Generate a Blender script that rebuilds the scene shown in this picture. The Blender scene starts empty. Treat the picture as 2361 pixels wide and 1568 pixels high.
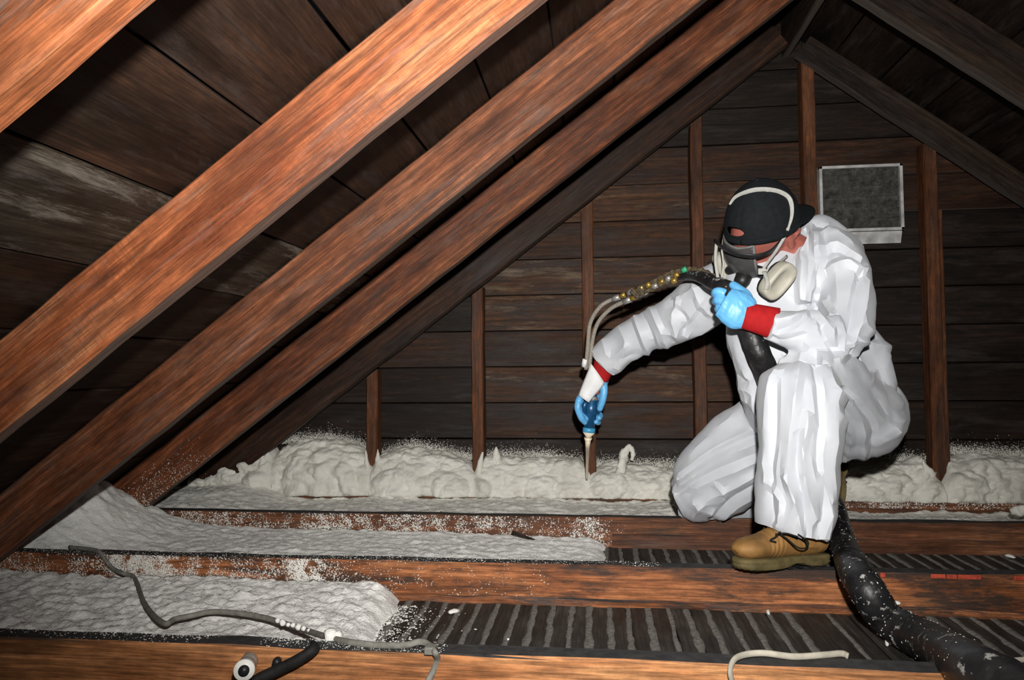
import bpy, bmesh, math, random
import numpy as np
from mathutils import Vector, Matrix

C = bpy.context.scene.collection
SC = bpy.context.scene
rng = np.random.default_rng(7)

# ------------------------------------------------------------------ camera
CAM = np.array([-0.26497, -1.30218, 0.51978])
YAW, PITCH, ROLL, FPX = 0.117440, 0.039581, -0.009079, 1648.84
_c, _s = math.cos(YAW), math.sin(YAW)
FW = np.array([-_s*math.cos(PITCH), _c*math.cos(PITCH), math.sin(PITCH)])
_R = np.array([_c, _s, 0.0]); _U = np.cross(_R, FW)
RT = _R*math.cos(ROLL) + _U*math.sin(ROLL)
UP = -_R*math.sin(ROLL) + _U*math.cos(ROLL)
cam_d = bpy.data.cameras.new('camera'); cam = bpy.data.objects.new('camera', cam_d); C.objects.link(cam)
cam_d.sensor_width = 36; cam_d.lens = FPX*36/2361; cam_d.clip_start = 0.02
cam.matrix_world = Matrix(((RT[0], UP[0], -FW[0], CAM[0]), (RT[1], UP[1], -FW[1], CAM[1]), (RT[2], UP[2], -FW[2], CAM[2]), (0, 0, 0, 1)))
SC.camera = cam
SC.view_settings.view_transform = 'Standard'; SC.view_settings.look = 'None'
SC.view_settings.gamma = 1.0; SC.view_settings.use_curve_mapping = False
SC.view_settings.exposure = 0.0

# ------------------------------------------------------------------ light: dark attic, one camera flash
w = bpy.data.worlds.new('attic_dark'); SC.world = w; w.use_nodes = True
w.node_tree.nodes['Background'].inputs[0].default_value = (0.75, 0.85, 1, 1)
w.node_tree.nodes['Background'].inputs[1].default_value = 0.004
ld = bpy.data.lights.new('camera_flash', 'SPOT'); lamp = bpy.data.objects.new('camera_flash', ld); C.objects.link(lamp)
ld.energy = 325; ld.spot_size = math.radians(110); ld.spot_blend = 1.0; ld.shadow_soft_size = 0.022
ld.color = (1.0, 0.965, 0.92)
lp = CAM + RT*0.05 + UP*0.21 + FW*0.0
lamp.location = lp
_d = Vector((FW + RT*0.065 + UP*0.10).tolist())
lamp.rotation_euler = _d.to_track_quat('-Z', 'Y').to_euler()


def at(u, v, Y):
    """world point seen at photo pixel (u, v) in the plane y = Y"""
    d = FW + RT*(u-1180.5)/FPX - UP*(v-784)/FPX
    return CAM + d*(Y-CAM[1])/d[1]


def px(r, P):
    """metres that r pixels span at world point P"""
    return r*float((np.asarray(P)-CAM) @ FW)/FPX


def to_px(V):
    d = V-CAM; z = d @ FW
    return 1180.5+FPX*(d @ RT)/z, 784-FPX*(d @ UP)/z


# ------------------------------------------------------------------ numpy noise
_perm = np.random.default_rng(3).permutation(256); _perm = np.concatenate([_perm, _perm, _perm])
_g = np.random.default_rng(5).normal(size=(256, 3)); _g /= np.linalg.norm(_g, axis=1)[:, None]


def perlin(P):
    P = np.asarray(P, float); I = np.floor(P).astype(int); F = P-I; I &= 255
    W = F*F*F*(F*(F*6-15)+10); out = 0
    for dx in (0, 1):
        wx = W[:, 0] if dx else 1-W[:, 0]
        for dy in (0, 1):
            wy = W[:, 1] if dy else 1-W[:, 1]
            for dz in (0, 1):
                wz = W[:, 2] if dz else 1-W[:, 2]
                h = _perm[_perm[_perm[I[:, 0]+dx]+I[:, 1]+dy]+I[:, 2]+dz]
                out = out + wx*wy*wz*((F-np.array([dx, dy, dz]))*_g[h]).sum(1)
    return out


def fbm(P, n=4, r=.5):
    o = 0; a = 1
    for i in range(n):
        o = o+a*perlin(P*2**i+i*17.3); a *= r
    return o


def billow(P, n=3, r=.5):
    o = 0; a = 1
    for i in range(n):
        o = o+a*np.abs(perlin(P*2**i+i*11.7)); a *= r
    return o


def ss(a, b, x):
    t = np.clip((x-a)/(b-a), 0, 1); return t*t*(3-2*t)


# ------------------------------------------------------------------ object helpers
def mesh_np(name, V, F, mat=None, parent=None, smooth=True):
    me = bpy.data.meshes.new(name)
    me.from_pydata(np.asarray(V).tolist(), [], [tuple(int(i) for i in f) for f in F])
    me.update()
    if smooth: me.polygons.foreach_set('use_smooth', [True]*len(me.polygons))
    o = bpy.data.objects.new(name, me); C.objects.link(o)
    if mat: me.materials.append(mat)
    if parent: o.parent = parent
    return o


def mesh_bm(name, bm, mat=None, parent=None, smooth=False):
    me = bpy.data.meshes.new(name); bm.to_mesh(me); bm.free()
    if smooth: me.polygons.foreach_set('use_smooth', [True]*len(me.polygons))
    o = bpy.data.objects.new(name, me); C.objects.link(o)
    if mat: me.materials.append(mat)
    if parent: o.parent = parent
    return o


def empty(name, loc=(0, 0, 0)):
    o = bpy.data.objects.new(name, None); o.location = loc; o.empty_display_size = .05; C.objects.link(o); return o


def tag(o, label=None, cat=None, group=None, kind=None):
    if label: o['label'] = label
    if cat: o['category'] = cat
    if group: o['group'] = group
    if kind: o['kind'] = kind
    return o


def reparent(o, p):
    """parent keeping the world place (p is an unrotated empty)"""
    o.parent = p; o.matrix_parent_inverse = Matrix.Translation(-Vector(p.location))
    return o


def catmull(pts, n):
    """smooth curve through rows of pts (any dimension), n steps per span"""
    P = np.asarray(pts, float); P = np.vstack([2*P[0]-P[1], P, 2*P[-1]-P[-2]]); out = []
    for i in range(1, len(P)-2):
        for k in range(n):
            t = k/n
            out.append(.5*((2*P[i])+(-P[i-1]+P[i+1])*t+(2*P[i-1]-5*P[i]+4*P[i+1]-P[i+2])*t*t+(-P[i-1]+3*P[i]-3*P[i+1]+P[i+2])*t**3))
    out.append(P[-2]); return np.array(out)


def frames(P, ref=(0, 0, 1)):
    T = np.gradient(P, axis=0); T /= np.linalg.norm(T, axis=1)[:, None]+1e-12
    N = []; r = np.array(ref, float)
    n = r-T[0]*(r@T[0])
    if np.linalg.norm(n) < 1e-3: n = np.array([1, 0, 0])-T[0]*T[0][0]
    n /= np.linalg.norm(n)
    for t in T:
        n = n-t*(n@t); n /= np.linalg.norm(n); N.append(n)
    N = np.array(N); return T, N, np.cross(T, N)


def tube_vf(P, R, k=12, R2=None, ref=(0, 0, 1), caps=True, off=0):
    """vertices and faces of a tube along P; R radius along ref side, R2 along the binormal"""
    P = np.asarray(P, float); R = np.broadcast_to(np.asarray(R, float), (len(P),)); R2 = R if R2 is None else np.broadcast_to(np.asarray(R2, float), (len(P),))
    T, N, B = frames(P, ref); a = np.arange(k)*2*math.pi/k
    V = (P[:, None]+N[:, None]*(R[:, None]*np.cos(a))[..., None]+B[:, None]*(R2[:, None]*np.sin(a))[..., None]).reshape(-1, 3)
    F = [(off+i*k+j, off+i*k+(j+1) % k, off+(i+1)*k+(j+1) % k, off+(i+1)*k+j) for i in range(len(P)-1) for j in range(k)]
    if caps:
        F += [tuple(off+j for j in range(k))[::-1], tuple(off+(len(P)-1)*k+j for j in range(k))]
    return V, F


def tube(name, P, R, mat, parent=None, k=12, R2=None, ref=(0, 0, 1)):
    V, F = tube_vf(P, R, k, R2, ref); return mesh_np(name, V, F, mat, parent)


def join_vf(parts):
    V = []; F = []; o = 0
    for v, f in parts:
        V.append(v); F += [tuple(i+o for i in q) for q in f]; o += len(v)
    return np.vstack(V), F


def box_vf(c, size, R=np.eye(3)):
    s = np.array(size)/2
    v = np.array([[x, y, z] for x in (-1, 1) for y in (-1, 1) for z in (-1, 1)])*s
    return v@np.asarray(R).T+np.array(c), [(0, 1, 3, 2), (4, 6, 7, 5), (0, 4, 5, 1), (2, 3, 7, 6), (0, 2, 6, 4), (1, 5, 7, 3)]


def add_bevel(o, wd=.002, seg=2):
    m = o.modifiers.new('bevel', 'BEVEL'); m.width = wd; m.segments = seg; m.limit_method = 'ANGLE'; return o


# ------------------------------------------------------------------ materials
class NT:
    def __init__(s, name, rough=.6, spec=.3):
        s.m = bpy.data.materials.new(name); s.m.use_nodes = True; s.t = s.m.node_tree
        s.b = s.t.nodes['Principled BSDF']; s.b.inputs['Roughness'].default_value = rough
        s.b.inputs['Specular IOR Level'].default_value = spec

    def n(s, typ, **kw):
        x = s.t.nodes.new(typ)
        for k, v in kw.items():
            if k.startswith('_'): setattr(x, k[1:], v)
            else: s.set(x.inputs[k.replace('__', ' ')], v)
        return x

    def set(s, sock, v):
        if isinstance(v, bpy.types.NodeSocket): s.t.links.new(v, sock)
        elif isinstance(v, (tuple, list)) and sock.type == 'RGBA': sock.default_value = tuple(v)+((1,) if len(v) == 3 else ())
        else: sock.default_value = v

    def mapped(s, vec, scale, loc=(0, 0, 0)):
        return s.n('ShaderNodeMapping', Vector=vec, Scale=scale, Location=loc).outputs[0]

    def noise(s, vec, scale=1, detail=4, rough=.55, dist=0):
        return s.n('ShaderNodeTexNoise', Vector=vec, Scale=scale, Detail=detail, Roughness=rough, Distortion=dist).outputs[0]

    def ramp(s, fac, stops):
        r = s.t.nodes.new('ShaderNodeValToRGB'); s.set(r.inputs[0], fac)
        el = r.color_ramp.elements
        while len(el) < len(stops): el.new(.5)
        for e, (p, c) in zip(el, stops):
            e.position = p; e.color = tuple(c)+(1,) if isinstance(c, (tuple, list)) else (c, c, c, 1)
        return r.outputs[0]

    def mix(s, f, a, b, mode='MIX'):
        m = s.t.nodes.new('ShaderNodeMix'); m.data_type = 'RGBA'; m.blend_type = mode
        s.set(m.inputs[0], f); s.set(m.inputs[6], a); s.set(m.inputs[7], b); return m.outputs[2]

    def math(s, op, a, b=0.0, clamp=False):
        m = s.t.nodes.new('ShaderNodeMath'); m.operation = op; m.use_clamp = clamp
        s.set(m.inputs[0], a); s.set(m.inputs[1], b); return m.outputs[0]

    def bump(s, h, strength=.3, dist=.003, normal=None):
        b = s.n('ShaderNodeBump', Strength=strength, Distance=dist, Height=h)
        if normal is not None: s.set(b.inputs['Normal'], normal)
        return b.outputs[0]

    def out(s, color=None, normal=None, rough=None):
        if color is not None: s.set(s.b.inputs['Base Color'], color)
        if normal is not None: s.set(s.b.inputs['Normal'], normal)
        if rough is not None: s.set(s.b.inputs['Roughness'], rough)
        return s.m


def plain(name, col, rough=.6, spec=.3, metal=0, vary=.25, scale=30, bump=.2, bdist=.001):
    t = NT(name, rough, spec); v = t.n('ShaderNodeTexCoord').outputs['Object']
    n = t.noise(v, scale, 5)
    a = tuple(c*(1-vary) for c in col); b = tuple(min(1, c*(1+vary)) for c in col)
    t.b.inputs['Metallic'].default_value = metal
    return t.out(t.ramp(n, [(.3, a), (.7, b)]), t.bump(n, bump, bdist))


def wood(name, dark, mid, light, seed=0, stain=.5, grey=.3, knots=(), pale=0.0, wet=.25, dust=True, grain=1.0, palec=(.17, .15, .125), saw=.0, under=True):
    """old sawn lumber; the object's local X runs along the grain"""
    dark, mid, light = [(c[0], c[1]*.98, c[2]*.86) for c in (dark, mid, light)]
    t = NT(name, .62, wet); tc = t.n('ShaderNodeTexCoord').outputs['Object']
    rnd = t.n('ShaderNodeObjectInfo').outputs['Random']
    off = t.n('ShaderNodeCombineXYZ', X=t.math('MULTIPLY', rnd, 37.0), Y=t.math('MULTIPLY', rnd, 11.0), Z=float(seed)).outputs[0]
    v = t.n('ShaderNodeVectorMath', _operation='ADD').outputs[0]
    va = v.node; t.set(va.inputs[0], tc); t.set(va.inputs[1], off)
    knotmask = None
    for kx, ky, kz, kr in knots:           # rings and a dark eye around each knot
        sub = t.n('ShaderNodeVectorMath', _operation='SUBTRACT'); t.set(sub.inputs[0], tc); sub.inputs[1].default_value = (kx, ky, kz)
        sc = t.n('ShaderNodeVectorMath', _operation='MULTIPLY'); t.set(sc.inputs[0], sub.outputs[0]); sc.inputs[1].default_value = (.32/kr, 0.3/kr, 1.15/kr)
        ln = t.n('ShaderNodeVectorMath', _operation='LENGTH'); t.set(ln.inputs[0], sc.outputs[0])
        k = t.ramp(ln.outputs['Value'], [(0, 1.0), (.5, .75), (1.0, 0.0)])
        knotmask = k if knotmask is None else t.mix(1.0, knotmask, k, 'ADD')
    warp = t.noise(t.mapped(v, (1.2, 4, 4)), 1, 2)
    g1 = t.n('ShaderNodeTexWave', _wave_type='BANDS', _bands_direction='Z', Vector=t.mapped(v, (.25, .6, 1)), Scale=13.0*grain, Distortion=9.0, Detail=3.0, Detail__Scale=.8, Detail__Roughness=.6).outputs[1]
    g2 = t.noise(t.mapped(v, (2.0, 60, 60)), 1.4, 5, .6)
    g3 = t.noise(t.mapped(v, (10, 220, 220)), 1.2, 3, .6)
    tone = t.noise(t.mapped(v, (1.6, 9, 9)), 1.3, 5, .6, .6)
    base = t.ramp(tone, [(.34, dark), (.5, mid), (.68, light)])
    base = t.mix(t.ramp(g1, [(.25, .42), (.75, 0.0)]), base, tuple(c*.42 for c in mid), 'MIX')
    base = t.mix(.85, base, t.ramp(g2, [(.3, .55), (.7, 1.35)]), 'MULTIPLY')
    base = t.mix(.8, base, t.ramp(g3, [(.34, .5), (.66, 1.38)]), 'MULTIPLY')
    g4 = t.noise(t.mapped(v, (1.0, 120, 120), (2, 7, 5)), 1.6, 4, .55)
    base = t.mix(t.ramp(g4, [(.58, 0.0), (.66, .6)]), base, tuple(c*.35 for c in mid))
    base = t.mix(t.ramp(t.noise(v, 210, 4, .7), [(.60, 0.0), (.70, .45)]), base, tuple(c*.3 for c in mid))
    base = t.mix(.8, base, t.ramp(t.noise(t.mapped(v, (14, 24, 24)), 1.5, 6, .7), [(.3, .62), (.7, 1.34)]), 'MULTIPLY')
    if saw:
        sm = t.math('MULTIPLY', t.ramp(t.noise(t.mapped(v, (3, 9, 9), (4, 2, 7)), 1.0, 3), [(.48, 0.0), (.6, saw)]), t.ramp(t.noise(t.mapped(v, (130, 3, 3)), 1.0, 1), [(.5, 0.0), (.6, 1.0)]))
        base = t.mix(sm, base, tuple(c*.45 for c in mid))
    st = t.ramp(t.noise(t.mapped(v, (2.6, 15, 15)), 1.2, 9, .76, .3), [(.52-.05*(stain > .8), 0.0), (.64-.07*(stain > .8), 1.0)])
    base = t.mix(t.math('MULTIPLY', st, stain), base, (.028, .022, .019))
    gr = t.ramp(t.noise(t.mapped(v, (1.8, 12, 18), (5, 3, 1)), 1.1, 8, .7, .3), [(.55, 0.0), (.72, 1.0)])
    base = t.mix(t.math('MULTIPLY', gr, grey), base, (.15, .125, .115))
    if pale:
        pm = t.ramp(t.noise(t.mapped(v, (1.7, 12, 12), (9, 9, 2)), 1.6, 9, .78, .25), [(.53, 0.0), (.68, 1.0)])
        base = t.mix(t.math('MULTIPLY', pm, pale), base, palec)
    if knotmask is not None:
        base = t.mix(t.math('MULTIPLY', knotmask, .62), base, tuple(c*.25 for c in dark))
    if dust:                                # a film of grey dust on faces that look up
        nz = t.n('ShaderNodeSeparateXYZ', Vector=t.n('ShaderNodeNewGeometry').outputs['Normal']).outputs[2]
        df = t.ramp(nz, [(.72, 0.0), (.92, 1.0)])
        dc = t.ramp(t.noise(v, 40, 6, .7), [(.3, (.022, .022, .023)), (.7, (.06, .058, .057))])
        base = t.mix(df, base, dc)
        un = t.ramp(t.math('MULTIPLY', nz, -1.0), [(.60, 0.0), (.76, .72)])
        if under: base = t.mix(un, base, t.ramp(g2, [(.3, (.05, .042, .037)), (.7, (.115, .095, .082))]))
    h = t.math('ADD', t.math('MULTIPLY', g2, .7), t.math('MULTIPLY', g3, .7))
    return t.out(base, t.bump(h, .65, .002), t.ramp(tone, [(.3, .5), (.7, .75)]))


M = {}
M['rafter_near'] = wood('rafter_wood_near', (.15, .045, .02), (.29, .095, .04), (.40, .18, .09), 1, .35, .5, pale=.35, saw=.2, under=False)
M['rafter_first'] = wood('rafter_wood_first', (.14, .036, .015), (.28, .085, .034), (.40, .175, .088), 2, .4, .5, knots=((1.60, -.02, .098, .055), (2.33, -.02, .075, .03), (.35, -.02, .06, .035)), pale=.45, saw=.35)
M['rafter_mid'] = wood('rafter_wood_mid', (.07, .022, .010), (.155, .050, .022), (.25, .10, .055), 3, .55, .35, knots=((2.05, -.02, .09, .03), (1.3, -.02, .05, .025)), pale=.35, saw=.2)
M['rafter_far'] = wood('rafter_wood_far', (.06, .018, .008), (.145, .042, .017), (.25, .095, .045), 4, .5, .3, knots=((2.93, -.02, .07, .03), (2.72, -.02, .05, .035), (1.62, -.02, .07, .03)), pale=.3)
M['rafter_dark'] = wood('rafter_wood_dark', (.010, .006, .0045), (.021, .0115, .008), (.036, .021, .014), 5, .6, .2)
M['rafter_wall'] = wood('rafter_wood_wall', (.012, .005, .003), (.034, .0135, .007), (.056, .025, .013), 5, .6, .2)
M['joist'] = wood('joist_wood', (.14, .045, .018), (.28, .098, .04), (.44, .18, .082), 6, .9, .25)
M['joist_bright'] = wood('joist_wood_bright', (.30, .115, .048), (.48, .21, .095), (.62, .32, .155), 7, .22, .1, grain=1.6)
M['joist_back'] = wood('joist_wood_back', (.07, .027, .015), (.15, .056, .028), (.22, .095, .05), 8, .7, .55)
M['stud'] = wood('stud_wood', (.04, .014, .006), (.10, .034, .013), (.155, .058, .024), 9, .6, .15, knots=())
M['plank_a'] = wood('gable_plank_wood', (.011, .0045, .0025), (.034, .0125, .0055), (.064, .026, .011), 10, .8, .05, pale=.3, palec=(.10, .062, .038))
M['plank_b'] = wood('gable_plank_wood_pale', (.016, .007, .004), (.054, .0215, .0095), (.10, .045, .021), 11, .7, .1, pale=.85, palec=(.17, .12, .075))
M['plank_dark'] = wood('gable_plank_wood_dark', (.004, .0025, .002), (.011, .0055, .0035), (.022, .011, .007), 15, .7, .1, dust=False)  # darker brown tone for outer and top gable planks and right roof planks
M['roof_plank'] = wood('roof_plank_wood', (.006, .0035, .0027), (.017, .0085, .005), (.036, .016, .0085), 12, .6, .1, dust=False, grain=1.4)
M['roof_plank_pale'] = wood('roof_plank_wood_weathered', (.012, .009, .007), (.032, .024, .018), (.06, .048, .038), 13, .5, .5, knots=((1.05, .02, 0, .09),), pale=.95, dust=False)
M['lath'] = wood('lath_wood', (.022, .020, .020), (.042, .039, .038), (.066, .061, .058), 14, .5, .2, dust=False, wet=.35)
M['plaster'] = plain('plaster_key', (.17, .16, .145), .95, .1, vary=.35, scale=90, bump=.8, bdist=.002)


def foam_mat(name, a, b, speck=.0):
    t = NT(name, .8, .25); v = t.n('ShaderNodeTexCoord').outputs['Object']
    n = t.noise(v, 9, 6, .65); f = t.noise(v, 260, 3, .7)
    vo = t.n('ShaderNodeTexVoronoi', Vector=v, Scale=170.0).outputs[0]
    col = t.ramp(n, [(.3, a), (.7, b)])
    h = t.math('ADD', t.math('MULTIPLY', f, .8), t.math('MULTIPLY', vo, .5))
    if speck:
        gm = t.ramp(t.noise(v, 130, 5, .75), [(.45, 0.0), (.6, 1.0)])
        col = t.mix(t.math('MULTIPLY', gm, speck), col, tuple(c*.38 for c in a))
    return t.out(col, t.bump(h, .7, .0035))


M['foam'] = foam_mat('spray_foam', (.56, .55, .49), (.80, .79, .73))
M['foam_light'] = foam_mat('spray_foam_light', (.76, .75, .69), (.92, .91, .86))
M['foam_fresh'] = foam_mat('spray_foam_fresh', (.66, .66, .62), (.86, .86, .82))
M['foam_grey'] = foam_mat('spray_foam_dusty', (.80, .80, .77), (.93, .93, .90), .22)

# ------------------------------------------------------------------ structure
SP = .61                                   # joist and rafter spacing
MS, X0 = .748791, -1.949                   # left roof slope and the eave line
MR = .763; XRR = 2.93                      # right roof slope and eave line
RIDGE = .57
LS = math.hypot(1, MS); LR = math.hypot(1, MR)


def beam(name, p0, p1, th, h, mat, up=(0, 0, 1), seg=.09, wob=.0015, cham=.004, parent=None, seed=0, endcut=None):
    """sawn board from p0 to p1 (the middle of its bottom face); local X along it, local Z = up"""
    p0 = np.array(p0, float); p1 = np.array(p1, float); L = np.linalg.norm(p1-p0); X = (p1-p0)/L
    Z = np.array(up, float); Z = Z-X*(Z@X); Z /= np.linalg.norm(Z); Y = np.cross(Z, X)
    n = max(2, int(L/seg)); r = np.random.default_rng(seed+int(L*1000)); c = cham; a = th/2
    prof = np.array([(-a+c, 0), (a-c, 0), (a, c), (a, h-c), (a-c, h), (-a+c, h), (-a, h-c), (-a, c)])
    xs = np.linspace(0, L, n+1); V = []
    for i, x in enumerate(xs):
        j = r.normal(0, wob*.5, (8, 2)); g = r.normal(0, wob*.5, 2)
        V += [(x, q[0], q[1]) for q in prof+j+g]
    V = np.array(V)
    if endcut:                              # slanted cut of the far end: x += k*z
        m = V[:, 0] > L-1e-6; V[m, 0] += endcut*(V[m, 1])
    F = [(i*8+j, i*8+(j+1) % 8, (i+1)*8+(j+1) % 8, (i+1)*8+j) for i in range(n) for j in range(8)]
    F += [tuple(range(8))[::-1], tuple(n*8+j for j in range(8))]
    o = mesh_np(name, V, F, mat, None, smooth=False)
    o.matrix_world = Matrix(((X[0], Y[0], Z[0], p0[0]), (X[1], Y[1], Z[1], p0[1]), (X[2], Y[2], Z[2], p0[2]), (0, 0, 0, 1)))
    if parent: o.parent = parent
    return o


# roof: planks running along the ridge direction, on both slopes
ceiling = tag(empty('ceiling'), kind='structure')
RD = .150
nL = np.array([-MS, 0, 1])/LS; dL = np.array([1, 0, MS])/LS
edges = [-.28, -.07, .15, .375, .59, .802, 1.005, 1.218, 1.437, 1.655, 1.875, 2.09, 2.31, 2.53, 2.75, 2.97, 3.165]
for i, (a, b) in enumerate(zip(edges[:-1], edges[1:])):
    mid = (a+b)/2; o0 = np.array([X0, 0, 0])+dL*mid+nL*(RD+.0015*(i % 3))
    pale = i == 6
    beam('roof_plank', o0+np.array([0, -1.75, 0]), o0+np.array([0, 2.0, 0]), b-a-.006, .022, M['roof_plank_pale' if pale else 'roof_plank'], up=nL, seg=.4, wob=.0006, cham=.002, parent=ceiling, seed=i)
nR = np.array([MR, 0, 1])/LR; dR = np.array([-1, 0, MR])/LR
for i in range(14):
    a = .05+i*.215; mid = a+.107; o0 = np.array([XRR, 0, 0])+dR*mid+nR*RD
    if (o0[0]) < RIDGE: break
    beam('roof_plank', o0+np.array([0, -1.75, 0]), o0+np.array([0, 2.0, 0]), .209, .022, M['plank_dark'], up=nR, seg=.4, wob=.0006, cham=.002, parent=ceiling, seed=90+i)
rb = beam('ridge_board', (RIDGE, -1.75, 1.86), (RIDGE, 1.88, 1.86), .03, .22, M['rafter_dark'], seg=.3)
tag(rb, 'dark ridge board at the peak where both rows of rafters meet', 'ridge board')

# rafters, five frames on each slope
lab = {-1: ('nearest left rafter, cut by the top left corner of the view, with bright orange grain', 'rafter_near'),
       0: ('widest left rafter, orange brown with grey weathered lower edge and large knot', 'rafter_first'),
       1: ('second broad left rafter, brown with pale scratches, ending at the foam heap by the eave', 'rafter_mid'),
       2: ('left rafter landing on the speckled joist end, with dark knots near the peak', 'rafter_far'),
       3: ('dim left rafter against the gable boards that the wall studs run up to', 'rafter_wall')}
for k in range(-1, 4):
    Y = k*SP-.024
    if k == 3: Y = 1.805
    a = -.13 if k < 3 else -.05
    xr = RIDGE-.012
    p0 = np.array([X0+a/MS, Y, a]); p1 = np.array([xr, Y, MS*(xr-X0)])
    if k == -1: p0[2] -= .014; p1[2] -= .014
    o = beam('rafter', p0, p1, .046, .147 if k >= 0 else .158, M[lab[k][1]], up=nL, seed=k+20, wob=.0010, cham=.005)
    tag(o, lab[k][0], 'rafter', 'roof rafters')
labr = {1: ('right rafter nearest the camera, a dark strip in the top right corner', 0),
        2: ('dark broad right rafter crossing above the metal vent', 0),
        3: ('dim right rafter against the gable boards beside the vent', .045)}
for k in range(-1, 4):
    if k < 1: continue
    Y = k*SP-.024
    if k == 3: Y = 1.805
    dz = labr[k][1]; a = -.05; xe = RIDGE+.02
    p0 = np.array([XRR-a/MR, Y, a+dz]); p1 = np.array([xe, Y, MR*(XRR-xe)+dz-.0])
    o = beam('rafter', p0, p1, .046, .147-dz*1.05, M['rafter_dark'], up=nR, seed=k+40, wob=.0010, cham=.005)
    tag(o, labr[k][0], 'rafter', 'roof rafters')

# gable wall
wall = tag(empty('wall_back'), kind='structure')
for i in range(13):
    z0 = -.118+.1612*i
    za = z0; xl = X0+max(0, (z0-.1)/MS)-.28; xr_ = XRR-max(0, (z0-.1)/MR)+.28
    if za > 1.95: xl, xr_ = .2, 1.0
    cuts = [q for q in (-.79, .643) if xl+.2 < q < xr_-.2]
    if i % 3 == 1: cuts = [q for q in cuts if q > 0]
    pts = [xl]+cuts+[xr_]
    for j in range(len(pts)-1):
        mid_ = (pts[j]+pts[j+1])/2
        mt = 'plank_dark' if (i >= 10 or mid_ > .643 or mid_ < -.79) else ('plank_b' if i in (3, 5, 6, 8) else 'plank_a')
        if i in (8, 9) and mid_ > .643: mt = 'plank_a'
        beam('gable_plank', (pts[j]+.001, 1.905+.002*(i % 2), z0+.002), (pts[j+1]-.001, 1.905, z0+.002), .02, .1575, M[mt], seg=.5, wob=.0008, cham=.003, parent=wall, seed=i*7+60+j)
back = mesh_np('wall_liner', *box_vf((.3, 1.96, .9), (6, .02, 2.6)), M['roof_plank'], wall, False)
studx = [-1.297, -.816, -.326, .146, .616, 1.093, 1.57]
slab = ['shortest wall stud, pointed top, standing in foam beside the left rafters', 'wall stud second from the left rafters with a chipped edge',
        'wall stud directly behind the spray gun and hose', 'tall wall stud behind the outstretched arm with a knot halfway up',
        'tallest wall stud below the roof peak behind the cap', 'wall stud to the right of the metal vent, notched halfway up', 'wall stud near the right edge of the gable wall']
for i, x in enumerate(studx):
    xc = x+.028
    zt = min(MS*(xc-.028-X0), MR*(XRR-xc-.028)+.045)-.004
    if i != 4: zt += .018
    if i == 4: zt = 1.86
    o = beam('wall_stud', (xc, 1.853, 0.012), (xc, 1.853, zt), .052, .07, M['stud'], up=(0, 1, 0), seg=.12, wob=.0018, seed=i+80, endcut=.74 if i < 4 else (-.74 if i > 4 else 0))
    # local Z of the stud points into the wall: shift so its front face is flush with the rafter
    o.location.y = 1.816
    tag(o, slab[i], 'stud', 'gable wall studs')
o = beam('wall_stud', (1.135+.02, 1.83, .012), (1.135+.02, 1.83, 1.16), .026, .05, M['stud'], up=(0, 1, 0), seg=.12, seed=99)
tag(o, 'narrow strip of wood doubled onto the wall stud right of the vent', 'stud', 'gable wall studs')

# attic floor: lath, plaster keys, joists
floor = tag(empty('floor'), kind='structure')
mesh_np('floor_liner', *box_vf((.2, .4, -.135), (6.4, 3.4, .03)), M['lath'], floor, False)
x = -1.42; i = 0; keyx = []
random.seed(4)
while x < 1.85:
    wd = .037+random.uniform(-.003, .004)
    if abs(x-.235) < .03: wd = .088
    beam('lath', (x+wd/2, -1.2, -.112), (x+wd/2+random.uniform(-.004, .004), 1.80, -.112), wd, .010, M['lath'], seg=.35, wob=.0014, cham=.0015, parent=floor, seed=i)
    g = random.uniform(.009, .015)
    if not (abs(x+wd+g/2-.335) < .02 or abs(x+wd+g/2-.235) < .02): keyx.append((x+wd+g/2, g))
    x += wd+g; i += 1
for i, (kx, g) in enumerate(keyx):
    ys = np.linspace(-.9, 1.78, 110); r = np.random.default_rng(i)
    q = np.stack([ys*9, np.full_like(ys, i*3.3), ys*0], 1)
    wob = fbm(q, 3)*.006; wd = g*.62+np.abs(fbm(q*1.7+50, 3))*.013; hh = .003+np.abs(fbm(q*1.3+90, 3))*.008
    P = np.stack([kx+wob, ys, np.full_like(ys, -.1035)], 1)
    V, F = tube_vf(P, hh, 7, wd); mesh_np('plaster_key', V, F, M['plaster'], floor)

jl = {0: ('nearest floor joist across the bottom edge, bright orange grain and grey dusty top', 'joist_bright', 0),
      1: ('floor joist under the tan boot, orange face with yellow and black stains', 'joist', 0),
      2: ('floor joist under the kneeling knee, reddish brown, foam speckled at its left', 'joist_back', 0),
      3: ('rearmost floor joist at the foot of the gable wall, buried in foam', 'joist_back', -.03)}
for k in range(4):
    Y = k*SP+.025; dz = jl[k][2]
    if k == 3: Y = 1.80
    o = beam('floor_joist', (-2.55, Y, -.135 if k else -.16), (2.6, Y, -.135 if k else -.16), .05, .135+dz+(0 if k else .025), M[jl[k][1]], seg=.12, wob=.0016, cham=.004, seed=k+5)
    tag(o, jl[k][0], 'joist', 'attic floor joists')
o = beam('wood_cleat', (-1.65, SP-.012, -.105), (.9, SP-.012, -.105), .012, .022, M['joist'], seg=.1, wob=.003, seed=3)
tag(o, 'thin splintered strip of wood along the foot of the boot joist', 'wood strip')
o = beam('wood_strip', (-.22, 2*SP-.008, -.105), (2.3, 2*SP-.008, -.105), .012, .05, M['joist_back'], seg=.1, wob=.0015, seed=17)
tag(o, 'lower lap board nailed along the front of the kneeling joist', 'wood strip')
o = beam('wood_block', (.93, .50, -.105), (1.45, .50, -.105), .045, .08, M['rafter_dark'], seg=.1, wob=.003, seed=13)
o.location = (.93, .53, -.105)
tag(o, 'short dark wooden block against the boot joist at the right edge', 'wood block')
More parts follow.
